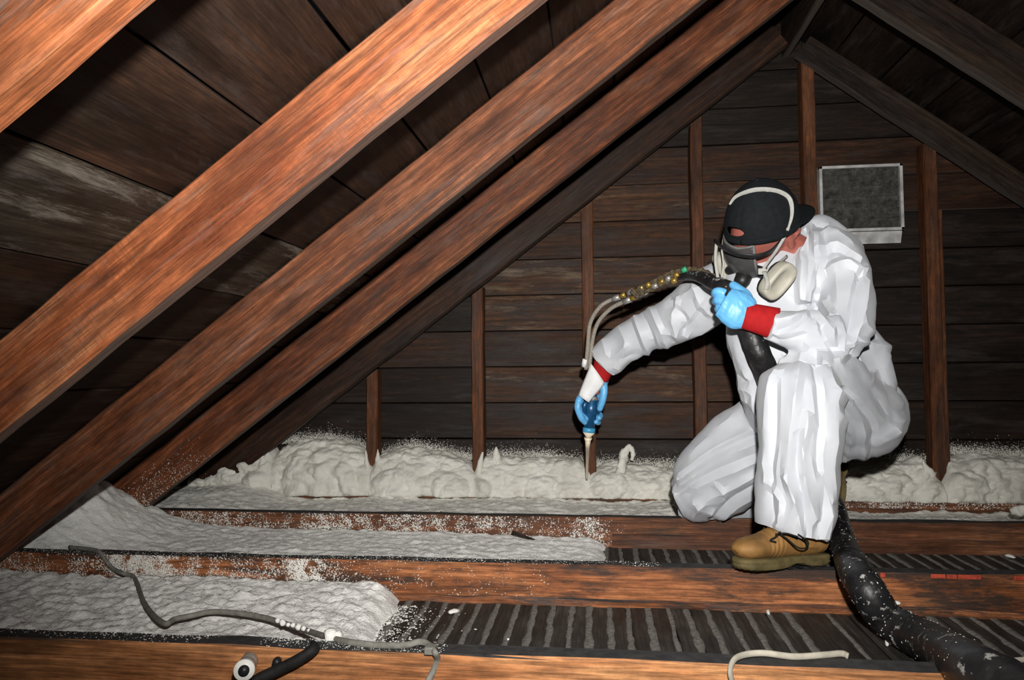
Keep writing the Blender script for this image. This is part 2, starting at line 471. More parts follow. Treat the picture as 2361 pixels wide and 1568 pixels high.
#@@ENV
# ------------------------------------------------------------------ foam
def grid_faces(nx, ny):
    i = np.arange(nx-1)[:, None]*ny+np.arange(ny-1)[None]; i = i.ravel()
    return np.stack([i, i+ny, i+ny+1, i+1], 1)


def foam_bay(name, xa, xb, ya, yb, zfun, mat, amp=.007, step=.0065, endf=None, zb=-.106):
    nx = int((xb-xa)/step)+1; ny = int((yb-ya)/step)+1
    X, Y = np.meshgrid(np.linspace(xa, xb, nx), np.linspace(ya, yb, ny), indexing='ij')
    X = X.ravel(); Y = Y.ravel(); Q = np.stack([X, Y, X*0], 1)
    Z = zfun(X, Y)+amp*(billow(Q*np.array([14, 22, 1]), 3, .6)*2.2-.6)+amp*.45*fbm(Q*np.array([60, 90, 1])+7, 3, .7)+amp*1.6*fbm(Q*3.3, 2)
    if endf is not None:
        e = endf(X, Y)                    # 1 inside, 0 past the ragged end
        Z = zb-.006+(Z-zb+.006)*e
    V = np.stack([X, Y, Z], 1); F = grid_faces(nx, ny).tolist(); n0 = len(V)
    # sides and underside, so that the blanket has its thickness
    ring = [i*ny for i in range(nx)]+[(nx-1)*ny+j for j in range(1, ny)]+[i*ny+ny-1 for i in range(nx-2, -1, -1)]+[j for j in range(ny-2, 0, -1)]
    low = V[ring].copy(); low[:, 2] = zb-.008
    V = np.vstack([V, low]); n = len(ring)
    F += [(ring[i], ring[(i+1) % n], n0+(i+1) % n, n0+i)[::-1] for i in range(n)]
    F.append(tuple(range(n0, n0+n)))
    return mesh_np(name, V, F, mat)


def rag(X0_, sl, s=1):
    def f(X, Y):
        Q = np.stack([X*9, Y*9, X*0+4], 1)
        xe = X0_+sl*Y+.018*fbm(Q, 3)
        return np.sqrt(ss(0, .075, xe-X))
    return f


o = foam_bay('foam_blanket', -2.2, -.70, .052, .597, lambda X, Y: -.094+.040*(Y-.05)/.55+.010*ss(.2, .05, Y)+.06*np.exp(-((X+2.1)/.10)**2-((Y-.50)/.16)**2), M['foam_grey'], .010, endf=rag(-.735, -.09))
tag(o, 'low blanket of sprayed foam in the front joist bay, lower left, ending near the bare laths', 'insulation foam', 'spray foam insulation', 'stuff')
o = foam_bay('foam_blanket', -2.2, -.16, .662, 1.218, lambda X, Y: -.096+.038*(Y-.66)/.55-.012*ss(-.9, -.35, X)+.18*np.exp(-((X+2.12)/.19)**2-((Y-1.02)/.22)**2)*(1+.5*billow(np.stack([X*7, Y*7, X*0], 1), 2))+.05*np.exp(-((X+2.05)/.3)**2), M['foam_grey'], .006, endf=rag(-.205, -.02))
tag(o, 'thin grey blanket of sprayed foam between the boot joist and the kneeling joist', 'insulation foam', 'spray foam insulation', 'stuff')
o = foam_bay('foam_blanket', -2.2, 2.4, 1.272, 1.773, lambda X, Y: -.086+.056*(Y-1.27)/.50-.034*ss(.45, .75, X)*ss(1.5, 1.75, Y)-.018*np.clip(.5+2.2*perlin(np.stack([X*3.1, Y*0+3, Y*0], 1)), 0, 1)*ss(1.6, 1.76, Y)+.05*ss(-1.5, -2.0, X), M['foam_light'], .009, step=.009)
tag(o, 'cream blanket of sprayed foam in the rear joist bay before the gable wall', 'insulation foam', 'spray foam insulation', 'stuff')


def foam_heap(xa, xb, hf, label, mat=None, seed=0, lumps=(), zb=-.034, depth=.0):
    """a heap of foam on the plate against the gable planks; hf(x) is how high it climbs"""
    nx = int((xb-xa)/.0055)+1; nt = 46
    X, T = np.meshgrid(np.linspace(xa, xb, nx), np.linspace(0, 1, nt), indexing='ij')
    X = X.ravel(); T = T.ravel(); H = hf(X)
    th = T*math.pi/2
    Yf = 1.765-depth; Yb = 1.898
    Y = Yb-(Yb-Yf)*np.cos(th)**.75; Z = zb+(H-zb)*np.sin(th)**.85
    Q = np.stack([X, Z, Y], 1)
    B = billow(Q*np.array([9, 15, 9])+seed, 2, .55)
    D = .052*B+.016*billow(Q*np.array([22, 48, 25])+seed*3, 3, .6)+.004*fbm(Q*95, 2)-.018
    for (lx, lz, lr, la) in lumps:
        D = D+la*np.sqrt(np.clip(1-((X-lx)/lr)**2-((Z-lz)/(lr*.75))**2, 0, 1))
    ed = ss(0, .05, X-xa)*ss(0, .05, xb-X)
    D = D*(.3+.7*ed)*(1-.6*ss(.92, 1, T))
    Y = Y-D*np.cos(th*.8)*1.0; Z = Z+D*np.sin(th*.9)*.55
    Y = np.minimum(Y, 1.899)
    Y = np.where(T > .93, Y+(1.899-Y)*ss(.93, 1, T), Y)
    V = np.stack([X, Y, Z], 1); F = grid_faces(nx, nt).tolist()
    n0 = len(V); lowb = np.stack([V[:nt*nx:nt, 0], np.full(nx, 1.9), np.full(nx, zb-.004)], 1)
    V = np.vstack([V, lowb])
    F += [(i*nt, n0+i, n0+i+1, (i+1)*nt) for i in range(nx-1)]
    F += [(i*nt+nt-1, (i+1)*nt+nt-1, n0+i+1, n0+i) for i in range(nx-1)]
    F.append(tuple([n0]+list(range(nt)))[::-1]); F.append(tuple([n0+nx-1]+[(nx-1)*nt+j for j in range(nt)]))
    o = mesh_np('foam_heap', V, F, mat or M['foam'])
    return tag(o, label, 'insulation foam', 'foam heaped at the gable wall', 'stuff')


def humps(xs, hs):
    xs = np.array(xs, float); hs = np.array(hs, float)
    return lambda X: np.interp(X, xs, hs)+.006*fbm(np.stack([X*17, X*0, X*0], 1), 2)


foam_heap(-2.12, -1.715, humps([-2.12, -2.0, -1.85, -1.76, -1.715], [.06, .12, .17, .185, .10]), 'foam heap tucked in the eave corner behind the last left rafter', seed=1, lumps=[(-1.79, .03, .06, .03)])
foam_heap(-1.73, -1.265, humps([-1.73, -1.69, -1.6, -1.45, -1.33, -1.265], [.14, .18, .205, .205, .17, .10]), 'tallest foam heap, left of the shortest wall stud', seed=2, lumps=[(-1.5, .03, .17, .03), (-1.33, .02, .07, .02)])
foam_heap(-1.275, -.79, humps([-1.275, -1.24, -1.12, -.95, -.85, -.79], [.09, .14, .17, .15, .12, .07]), 'lumpy foam heap between the shortest stud and the chipped stud', seed=3, lumps=[(-1.14, .0, .12, .035), (-.9, .0, .085, .03)])
foam_heap(-.80, -.30, humps([-.8, -.76, -.6, -.45, -.35, -.3], [.09, .135, .12, .13, .125, .08]), 'foam heap between the chipped stud and the stud behind the spray gun', seed=4, lumps=[(-.78, -.0, .06, .045), (-.5, .0, .08, .02)])
foam_heap(-.31, .175, humps([-.31, -.27, -.2, 0, .1, .175], [.06, .09, .105, .085, .08, .06]), 'foam heap being sprayed under the gun, left of the kneeling leg', seed=5, lumps=[(-.22, .02, .08, .02)])
foam_heap(.165, .645, humps([.16, .4, .64], [.07, .08, .07]), 'foam heap hidden mostly behind the kneeling worker', seed=6)
foam_heap(.635, 1.125, humps([.63, .8, 1.0, 1.06, 1.125], [.09, .11, .12, .14, .05]), 'foam heap below the metal vent, right of the kneeling worker', seed=7)
foam_heap(1.12, 1.60, humps([1.12, 1.16, 1.25, 1.45, 1.6], [.05, .13, .15, .14, .12]), 'foam heap at the right edge beyond the doubled wall stud', seed=8, lumps=[(1.2, .03, .08, .035)])
foam_heap(1.59, 2.15, humps([1.59, 1.8, 2.1], [.1, .14, .12]), 'foam heap in the far right corner of the gable wall', seed=9)


def horn(P, R, label, seed=0, name='foam_peak'):
    P = catmull(P, 6); n = len(P); Rr = np.interp(np.linspace(0, 1, n), np.linspace(0, 1, len(R)), R)
    V, F = tube_vf(P, Rr, 14); c = np.repeat(P, 14, 0); d = V-c
    V = c+d*(1+.9*fbm(V*38+seed, 3))[:, None]
    o = mesh_np(name, V, F, M['foam'])
    return tag(o, label, 'foam peak', 'drips and peaks of cured foam')


horn([at(1432, 1090, 1.80), at(1436, 1062, 1.80), at(1442, 1040, 1.80), at(1452, 1032, 1.80), at(1460, 1044, 1.80), at(1457, 1062, 1.80)], [.026, .022, .016, .013, .010, .006], 'curled horn of foam standing on the heap right of the spray stream', 3)
horn([at(1148, 1075, 1.84), at(1146, 1050, 1.84), at(1144, 1030, 1.84)], [.026, .018, .004], 'small foam spike rising above the heap right of the chipped stud', 4)
horn([at(1098, 1110, 1.80), at(1106, 1075, 1.80), at(1113, 1042, 1.80)], [.020, .013, .003], 'thin foam peak climbing the right side of the chipped stud', 5)
horn([at(847, 1105, 1.80), at(846, 1070, 1.80), at(843, 1038, 1.80)], [.020, .011, .003], 'thin foam peak climbing the left side of the shortest stud', 6)
horn([at(869, 1075, 1.80), at(872, 1055, 1.80), at(871, 1036, 1.80)], [.012, .010, .002], 'small foam peak on the right side of the shortest stud', 7)
horn([at(604, 1075, 1.80), at(605, 1055, 1.80), at(603, 1038, 1.80)], [.016, .012, .003], 'foam spike between the eave heap and the tallest heap', 8)
horn([at(2155, 1095, 1.80), at(2135, 1080, 1.80), at(2128, 1062, 1.80)], [.018, .012, .003], 'foam peak at the foot of the doubled stud', 9)
horn([at(880, 1395, .58), at(886, 1380, .58), at(893, 1362, .58)], [.018, .020, .010], 'rounded foam knob on the end of the front blanket against the boot joist', 10, 'foam_peak')
o = horn([at(2330, 1180, 1.45), at(2352, 1176, 1.45), at(2390, 1180, 1.45)], [.010, .019, .018], 'pale foam blob at the right edge in the rear bay', 11, 'foam_blob')


# specks of overspray: tiny beads stuck to the wood
def flecks(name, P, N, label, size=(.0008, .0024), mat=None, seed=0):
    r = np.random.default_rng(seed); n = len(P); s = r.uniform(size[0], size[1], n)*r.uniform(.5, 1.1, n)
    N = np.broadcast_to(np.array(N, float), (n, 3)); A = np.cross(N, np.array([.3, .2, .93])); A /= np.linalg.norm(A, axis=1)[:, None]; B = np.cross(N, A)
    a = r.uniform(0, 6.3, n); A2 = A*np.cos(a)[:, None]+B*np.sin(a)[:, None]; B2 = np.cross(N, A2)
    st = r.uniform(.8, 1.7, n)
    K = [A2*(s*st)[:, None], B2*s[:, None], -A2*(s*st)[:, None], -B2*s[:, None], N*(s*.7)[:, None]]
    V = np.stack([P+k for k in K], 1).reshape(-1, 3); b = np.arange(n)*5
    F = np.concatenate([np.stack([b+i, b+(i+1) % 4, b+4], 1) for i in range(4)])
    o = mesh_np(name, V, F, mat or M['foam_fresh'], smooth=False)
    return tag(o, label, 'foam specks', kind='stuff')


def sample(n, xr, zr, dens, seed):
    r = np.random.default_rng(seed); x = r.uniform(*xr, n); z = r.uniform(*zr, n)
    Q = np.stack([x*26, z*26, x*0], 1)
    k = r.uniform(0, 1, n) < dens(x, z)*(.55+1.3*fbm(Q, 3))
    return x[k], z[k]


def xi(pxs, vals, Y, v):
    """density profile given at photo columns, turned into world x on the plane Y"""
    xs = [at(p, v, Y)[0] for p in pxs]
    return lambda x: np.interp(x, xs, vals)


d2 = xi([0, 60, 150, 235, 280, 340, 390, 440, 520, 620, 680, 700, 730, 760, 820, 1000], [.5, .35, .3, .35, 1.6, 1.7, 1.1, .6, .35, .35, 1.1, 1.8, 1.3, .35, .08, .02], .61, 1320)
x, z = sample(100000, (-2.3, -.4), (-.10, .0), lambda x, z: d2(x)*np.clip(1-(z+.06)/.115*np.where(d2(x) > .9, .25, 1.05), .03, 1), 1)
flecks('foam_specks', np.stack([x, x*0+SP-.0015, z], 1), (0, -1, 0), 'white foam specks spattered over the left part of the boot joist', (.0006, .0020), seed=1)
d3 = xi([340, 420, 520, 600, 690, 720, 770, 830, 860, 940, 990, 1010, 1060, 1120, 1180, 1300, 1330, 1360, 1380, 1410, 1500], [1.1, .9, .7, .35, .3, 1.2, 1.3, .8, .5, 1.2, .4, .9, .35, .8, .3, .15, .8, 1.3, .5, .05, .0], 1.22, 1210)
x, z = sample(80000, (-2.2, .1), (-.10, .0), lambda x, z: d3(x)*np.clip(.95-(z+.1)/.11*.6, .05, 1), 2)
flecks('foam_specks', np.stack([x, x*0+2*SP-.0015, z], 1), (0, -1, 0), 'white foam specks spattered over the rear joist left of the kneeling knee', (.0008, .0023), seed=2)
d4 = xi([1930, 1990, 2060, 2100, 2361, 2500], [.3, .9, .9, .4, .25, .2], 1.78, 1150)
x, z = sample(9000, (.5, 1.9), (-.06, -.03), lambda x, z: d4(x), 3)
flecks('foam_specks', np.stack([x, x*0+1.7735, z], 1), (0, -1, 0), 'foam specks on the plate below the right heaps', (.001, .0028), seed=3)
# dust of overspray on the planks just above the heaps
r = np.random.default_rng(8); n = 42000; x = r.uniform(-2.0, 2.0, n)
hx = np.interp(x, [-2.3, -2.0, -1.76, -1.70, -1.5, -1.3, -1.26, -1.1, -.85, -.78, -.5, -.3, 0, .2, .65, .95, 1.12, 1.2, 1.4, 2], [.06, .12, .185, .19, .205, .16, .12, .17, .12, .12, .125, .09, .085, .08, .09, .12, .11, .15, .145, .12])
z = hx-.012+np.abs(r.normal(0, .016, n))+r.exponential(.009, n)
flecks('foam_specks', np.stack([x, np.full(n, 1.893)-r.uniform(0, .002, n), z], 1), (0, -1, .2), 'fine foam overspray on the gable planks above the heaps', (.0008, .002), M['foam'], seed=4)
# top of the nearest and boot joists, laths beside the front blanket
n = 5200; x = -.55-r.exponential(.42, n); y = r.uniform(.002, .048, n)
k = (x > -2.2) & (r.uniform(0, 1, n) < .15+.85*ss(.02, .05, y)*ss(-.6, -1.0, x)); flecks('foam_specks', np.stack([x, y, np.full(n, .0005)], 1)[k], (0, 0, 1), 'white specks along the top of the nearest joist', (.0007, .0018), seed=5)
n = 1500; x = r.uniform(-2.2, -.1, n); y = SP+r.uniform(.0, .05, n)
flecks('foam_specks', np.stack([x, y, np.full(n, .0005)], 1), (0, 0, 1), 'white specks along the top of the boot joist', (.0007, .002), seed=6)
n = 1600; x = -.80+r.exponential(.04, n); y = r.uniform(.07, .55, n)
flecks('foam_specks', np.stack([x, y, np.full(n, -.099)], 1), (0, 0, 1), 'crumbs of foam on the laths beside the front blanket', (.0008, .0035), seed=7)
n = 2600; t_ = r.uniform(.0, .42, n)**1.2*1.2; hh = r.uniform(0, .11, n)
P = np.array([X0-.05, 2*SP-.0485, -.04])+np.outer(t_, dL)+np.outer(hh, nL)
k = r.uniform(0, 1, n) < np.clip(1-t_/.45, 0, 1)*np.clip(1.05-hh/.12, 0.05, 1)
flecks('foam_specks', P[k], (0, -1, 0), 'foam specks on the foot of the rafter above the rear joist', (.0008, .0022), M['foam'], seed=8)


def chip(u, v, z, s, label, seed):
    d = FW+RT*(u-1180.5)/FPX-UP*(v-784)/FPX; P = CAM+d*(z-CAM[2])/d[2]
    bm = bmesh.new(); bmesh.ops.create_icosphere(bm, subdivisions=2, radius=1)
    V = np.array([q.co for q in bm.verts]); V = V*(1+.5*fbm(V*1.4+seed, 2))[:, None]*np.array(s)
    V[:, 2] = np.maximum(V[:, 2], -s[2]*.6)+s[2]*.6
    for q, c in zip(bm.verts, V): q.co = c
    o = mesh_bm('foam_chip', bm, M['foam_fresh'], smooth=True); o.location = P; o.rotation_euler.z = seed*.7
    return tag(o, label, 'foam chip', 'loose chips of foam')


chip(1047, 1413, -.100, (.016, .007, .006), 'white foam chip on the laths right of the front blanket', 1)
chip(1771, 1415, -.100, (.014, .005, .006), 'curved white foam chip on the laths below the boot heel', 2)
chip(2328, 1285, -.100, (.016, .008, .006), 'foam chip between the joists at the right edge', 3)
chip(897, 1440, -.100, (.006, .009, .005), 'small foam crumb beside the end of the front blanket', 4)
chip(869, 1467, -.100, (.004, .004, .004), 'tiny foam crumb beside the cable on the nearest joist', 5)
chip(1172, 1476, -.100, (.003, .003, .003), 'tiny white dot of foam on the laths in the middle', 6)
#@@FOAM
# ------------------------------------------------------------------ worker
def tex_suit():
    t = NT('coverall_fabric', .5, .35); v = t.n('ShaderNodeTexCoord').outputs['Object']
    n = t.noise(v, 6, 4); f = t.noise(v, 340, 3, .6)
    vo = t.n('ShaderNodeTexVoronoi', _feature='DISTANCE_TO_EDGE', Vector=t.mapped(v, (17, 17, 11)), Scale=1.0).outputs[0]
    t.b.inputs['Sheen Weight'].default_value = .1
    h = t.math('MULTIPLY', f, .04)
    return t.out(t.ramp(n, [(.3, (.455, .48, .525)), (.7, (.54, .56, .595))]), t.bump(h, .4, .004))


M['suit'] = tex_suit()
M['skin'] = plain('skin', (.31, .095, .072), .5, .4, vary=.15, scale=18)
M['glove'] = plain('blue_nitrile', (.12, .40, .72), .42, .45, vary=.12, scale=22, bump=.35, bdist=.004)
M['red'] = plain('red_knit_cuff', (.34, .009, .011), .8, .2, vary=.15, scale=60, bump=.5, bdist=.002)
M['cap'] = plain('black_cap_cloth', (.0065, .0085, .0105), .85, .2, vary=.3, scale=60, bump=.4)
M['strap'] = plain('grey_elastic', (.36, .36, .34), .7, .2, vary=.12, scale=90)
M['cart'] = plain('beige_cartridge', (.40, .385, .32), .5, .4, vary=.15, scale=20)
M['blackp'] = plain('black_plastic', (.012, .012, .013), .45, .4)
M['greyp'] = plain('grey_rubber', (.13, .13, .125), .55, .4)
M['boot'] = plain('tan_boot_leather', (.22, .115, .036), .65, .3, vary=.45, scale=16, bump=.4, bdist=.002)
M['sole'] = plain('olive_boot_sole', (.10, .078, .032), .75, .25, vary=.4, scale=30, bump=.4)
M['lace'] = plain('black_lace', (.012, .011, .010), .8, .2)
M['denim'] = plain('dark_denim', (.02, .045, .085), .9, .1, vary=.3, scale=120)
M['tape'] = plain('white_wrap', (.74, .75, .76), .6, .3, vary=.06, scale=150, bump=.5, bdist=.002)
_t = NT('grey_mask_body', .15, .5); _t.b.inputs['Alpha'].default_value = .62; _t.out((.07, .07, .072)); M['lens'] = _t.m
_t = NT('eye_white', .2, .5); _t.out((.6, .55, .5)); M['eye'] = _t.m

person = empty('person', (.25, .95, 0.0))
tag(person, 'person in white coverall and backward black cap kneeling and spraying foam', 'person')


def limb(rows, n=5, k=20):
    """rows: (u, v, Y, half width in photo px, half depth in m)"""
    Q = []
    for u, v, Y, hw, dp in rows:
        P = at(u, v, Y); Q.append(list(P)+[px(hw, P), dp])
    Q = catmull(Q, n)
    # rounded ends
    a, b = Q[0].copy(), Q[-1].copy()
    return tube_vf(Q[:, :3], Q[:, 4], k, Q[:, 3], ref=FW)


def ball(u, v, Y, rx, ry, rz):
    bm = bmesh.new(); bmesh.ops.create_icosphere(bm, subdivisions=3, radius=1)
    V = np.array([q.co for q in bm.verts])*np.array([rx, ry, rz])+at(u, v, Y); F = [tuple(q.index for q in f.verts) for f in bm.faces]; bm.free()
    return V, F


def remesh(parts, vox, smooth=2, name='tmp'):
    V, F = join_vf(parts)
    o = mesh_np(name, V, F)
    m = o.modifiers.new('r', 'REMESH'); m.mode = 'VOXEL'; m.voxel_size = vox
    if smooth:
        m = o.modifiers.new('s', 'SMOOTH'); m.iterations = smooth; m.factor = .5
    dg = bpy.context.evaluated_depsgraph_get(); dg.update(); e = o.evaluated_get(dg); me = bpy.data.meshes.new_from_object(e)
    bpy.data.objects.remove(o)
    return me


def mesh_arrays(me):
    V = np.empty(len(me.vertices)*3); me.vertices.foreach_get('co', V); N = np.empty(len(me.vertices)*3); me.vertices.foreach_get('normal', N)
    return V.reshape(-1, 3), N.reshape(-1, 3)


def put(me, name, mat, parent, V=None, smooth=True):
    if V is not None: me.vertices.foreach_set('co', V.ravel()); me.update()
    me.materials.clear(); me.materials.append(mat); me.polygons.foreach_set('use_smooth', [smooth]*len(me.polygons)); me.name = name
    o = bpy.data.objects.new(name, me); C.objects.link(o)
    if parent: reparent(o, parent)
    return o


def seg_fall(U, W, path, w):
    """1 on the polyline, falling linearly to 0 at w pixels"""
    best = np.full(len(U), 1e9); path = catmull(path, 4)
    for (x0, y0), (x1, y1) in zip(path[:-1], path[1:]):
        dx, dy = x1-x0, y1-y0; t = np.clip(((U-x0)*dx+(W-y0)*dy)/(dx*dx+dy*dy+1e-9), 0, 1)
        best = np.minimum(best, np.hypot(U-x0-t*dx, W-y0-t*dy))
    return np.clip(1-best/w, 0, 1)


def crumple(V, f, seed, n=5):
    r = np.random.default_rng(seed); out = 0
    wv = np.stack([perlin(V*4.5+i*9.1+seed) for i in range(3)], 1)*.06
    for i in range(n):
        d = r.normal(size=3); d /= np.linalg.norm(d); q = ((V+wv*(1+i*.3))@d)*f*(1+.35*i)+r.uniform()
        tri = np.abs((q % 1)-.5)*2
        amp = np.clip(.5+1.6*perlin(V*6+i*5.5), 0, 1)
        out = out+amp*(tri-.5)/(1+.35*i)
    return out


suit_parts = [
    # torso
    limb([(1985, 1000, 1.06, 95, .13), (1935, 950, 1.05, 150, .15), (1890, 900, 1.03, 180, .15), (1865, 840, 1.01, 176, .14), (1845, 770, 1.00, 168, .13), (1828, 700, .99, 160, .125), (1812, 640, .985, 146, .115), (1812, 600, .985, 118, .09), (1822, 572, .98, 70, .07)], k=28),
    # right shoulder and the outstretched arm
    limb([(1730, 670, 1.03, 70, .08), (1665, 672, 1.08, 72, .085), (1605, 706, 1.13, 64, .075), (1545, 743, 1.19, 52, .065), (1495, 762, 1.235, 46, .06), (1455, 785, 1.265, 47, .058), (1415, 815, 1.295, 45, .054), (1390, 836, 1.31, 42, .05)]),
    limb([(1700, 690, 1.06, 62, .07), (1660, 640, 1.08, 44, .06), (1645, 615, 1.08, 22, .04)]),
    # near (left) arm: shoulder, elbow on the knee, forearm to the chest
    limb([(1860, 590, .95, 62, .08), (1912, 600, .92, 72, .08), (1945, 670, .87, 66, .075), (1950, 735, .82, 62, .07), (1940, 785, .785, 48, .06), (1932, 806, .77, 26, .045)]),
    limb([(1938, 795, .775, 32, .05), (1905, 783, .76, 48, .058), (1855, 768, .75, 52, .055), (1810, 758, .745, 46, .048), (1772, 748, .74, 40, .04)]),
    # seat and near thigh, knee up
    limb([(2005, 960, 1.10, 70, .11), (1985, 965, 1.03, 94, .13), (1945, 935, .93, 104, .12), (1895, 885, .80, 92, .105), (1860, 855, .725, 72, .09), (1850, 840, .70, 42, .07)]),
    # near shin
    limb([(1848, 842, .70, 52, .075), (1845, 880, .695, 92, .10), (1843, 950, .685, 94, .10), (1842, 1050, .67, 91, .10), (1838, 1120, .665, 92, .10), (1834, 1180, .66, 90, .095), (1828, 1222, .66, 86, .092)], k=28),
    # kneeling thigh and calf
    limb([(1900, 950, 1.08, 100, .12), (1800, 1000, 1.10, 112, .12), (1710, 1055, 1.14, 106, .11), (1640, 1108, 1.175, 94, .10), (1590, 1140, 1.19, 70, .08), (1560, 1152, 1.195, 40, .05)]),
    limb([(1575, 1152, 1.22, 38, .045), (1620, 1158, 1.24, 45, .05), (1760, 1150, 1.28, 46, .055), (1900, 1115, 1.31, 42, .055)]),
    # rolled hood and collar behind the neck
    limb([(1852, 556, .95, 16, .03), (1868, 526, .97, 24, .035), (1905, 522, 1.0, 26, .035), (1945, 560, 1.0, 30, .04), (1960, 610, .98, 24, .04)]),
    limb([(1856, 700, .86, 16, .03), (1852, 620, .88, 22, .035), (1858, 570, .94, 18, .03)]),
    ball(1925, 590, .95, .085, .08, .085), ball(2030, 950, 1.08, .08, .10, .10),
]
me = remesh(suit_parts, .0056, 4)
V, N = mesh_arrays(me)
U, W = to_px(V); front = ss(-.1, .5, -(N @ FW))
D = .0120*crumple(V, 3.2, 3)+.0050*crumple(V, 8.0, 9)
S = [  # folds: path in the photo, half width, height in mm
    ([(1835, 535), (1850, 600), (1845, 690)], 13, 9), ([(1870, 525), (1880, 565), (1868, 640), (1860, 715)], 13, 11), ([(1857, 530), (1866, 600), (1855, 700)], 9, -8),
    ([(1905, 520), (1888, 545), (1893, 600), (1885, 660)], 13, 9), ([(1897, 530), (1905, 600), (1880, 700)], 9, -7),
    ([(1915, 522), (1960, 560), (1985, 620)], 14, 7), ([(1880, 575), (1930, 560), (1975, 598)], 10, 7), ([(1890, 590), (1935, 578), (1980, 612)], 8, -7),
    ([(1900, 625), (1950, 603), (1988, 622)], 12, 9), ([(1925, 615), (1932, 700), (1915, 775)], 16, 9), ([(1988, 615), (1968, 690), (1957, 760), (1950, 812)], 9, -10),
    ([(2000, 650), (1990, 720), (1965, 792)], 11, 9), ([(1900, 700), (1938, 760), (1945, 822)], 12, 10), ([(1868, 722), (1900, 765), (1925, 818)], 9, -9),
    ([(1862, 715), (1835, 745), (1795, 762)], 9, -9), ([(1860, 705), (1900, 740), (1920, 790)], 10, 8), ([(1860, 722), (1810, 735), (1775, 733)], 10, 7), ([(1850, 772), (1800, 788), (1780, 782)], 9, -6),
    ([(1905, 690), (1875, 712), (1885, 750)], 9, 7), ([(1990, 745), (2040, 800), (2052, 860), (2080, 930)], 15, 9), ([(1985, 785), (2045, 803)], 10, 9), ([(1950, 835), (2010, 890), (2060, 970)], 12, -10),
    ([(1975, 820), (2005, 880), (2015, 860)], 10, 7), ([(1965, 850), (2030, 910), (2070, 1000)], 12, 8), ([(1930, 900), (1985, 970), (1992, 1055)], 12, 9), ([(1945, 900), (2015, 980), (2010, 1050)], 9, -9),
    ([(1935, 960), (1962, 1010), (1950, 1060)], 10, 7), ([(1990, 1040), (2050, 1010), (2085, 970)], 9, 6),
    ([(1800, 832), (1772, 900), (1762, 1000), (1757, 1110)], 13, 8), ([(1850, 805), (1835, 900), (1822, 1000), (1815, 1100), (1832, 1155), (1806, 1215)], 14, 10), ([(1788, 880), (1785, 1000), (1772, 1110), (1782, 1200)], 11, -8),
    ([(1880, 822), (1892, 950), (1885, 1050), (1903, 1150), (1885, 1232)], 11, -9), ([(1862, 960), (1850, 1080), (1878, 1200)], 12, 9), ([(1905, 835), (1928, 900), (1920, 1000), (1923, 1150)], 12, 8),
    ([(1840, 1000), (1842, 1090), (1852, 1150), (1862, 1235)], 9, -7), ([(1810, 1100), (1832, 1160), (1848, 1232)], 9, 8), ([(1770, 1120), (1800, 1160), (1790, 1215)], 10, 9), ([(1895, 1100), (1912, 1170), (1905, 1240)], 10, 8),
    ([(1745, 985), (1650, 1030), (1568, 1092)], 8, 6), ([(1745, 1002), (1655, 1042), (1565, 1105)], 7, -6), ([(1745, 1022), (1660, 1060), (1560, 1125)], 8, 6), ([(1745, 1045), (1640, 1088), (1560, 1140)], 7, -6),
    ([(1742, 1068), (1650, 1105), (1590, 1130)], 8, 6), ([(1745, 1095), (1680, 1130), (1622, 1158), (1600, 1192)], 9, 8), ([(1740, 1120), (1690, 1148), (1640, 1198)], 8, -7), ([(1740, 1145), (1700, 1168), (1660, 1200)], 8, 7),
    ([(1610, 1130), (1598, 1160), (1640, 1182)], 9, 7), ([(1650, 1118), (1672, 1148), (1612, 1166)], 8, 7), ([(1560, 1110), (1550, 1150), (1575, 1185)], 10, 5), ([(1690, 960), (1640, 1000), (1590, 1055)], 9, 5),
    ([(1665, 770), (1692, 840), (1682, 900), (1735, 930)], 14, 9), ([(1700, 790), (1712, 850), (1732, 885)], 12, 8), ([(1685, 895), (1735, 905), (1745, 950)], 11, 9), ([(1690, 860), (1720, 880), (1745, 860)], 9, -8),
    ([(1455, 708), (1478, 768), (1498, 825)], 9, 12), ([(1474, 712), (1500, 765), (1515, 812)], 8, -10), ([(1495, 702), (1522, 755), (1538, 795)], 9, 9), ([(1425, 750), (1444, 800), (1425, 850)], 12, 8),
    ([(1390, 785), (1405, 825), (1440, 800)], 9, 7), ([(1410, 870), (1430, 830), (1470, 815)], 8, -6), ([(1562, 685), (1552, 735), (1562, 778)], 9, 9), ([(1600, 655), (1615, 705), (1650, 735)], 10, 8),
    ([(1655, 662), (1615, 722), (1572, 772)], 9, -9), ([(1540, 768), (1600, 772), (1655, 742)], 9, 8), ([(1575, 680), (1620, 660), (1650, 680)], 9, 7), ([(1545, 700), (1580, 735), (1575, 765)], 8, -7),
]
for path, wd, hmm in S:
    D += hmm*.0012*front*seg_fall(U, W, path, wd*1.25)
V = V+N*D[:, None]
suit = put(me, 'coverall', M['suit'], None, V)
m = suit.modifiers.new('d', 'DECIMATE'); m.ratio = min(1.0, 11000/(2*len(me.polygons)))      # stiff papery cloth breaks into flat planes with crisp edges
dg = bpy.context.evaluated_depsgraph_get(); dg.update(); me2 = bpy.data.meshes.new_from_object(suit.evaluated_get(dg)); bpy.data.objects.remove(suit)
suit = put(me2, 'coverall', M['suit'], person); me2.set_sharp_from_angle(angle=math.radians(26))
suit['label'] = 'white hooded disposable coverall with crisp creases'

# hem ring of the near trouser leg, a crisp turned edge
hp = []
hc = at(1828, 1226, .66)
for i in range(28):
    a = i*2*math.pi/28; hp.append(hc+RT*px(86, hc)*math.cos(a)*(1+.05*math.sin(3*a))+np.array([0, -1, 0])*.09*math.sin(a)+UP*(.004*math.sin(5*a)-.016*math.cos(a)))
hp.append(hp[0])
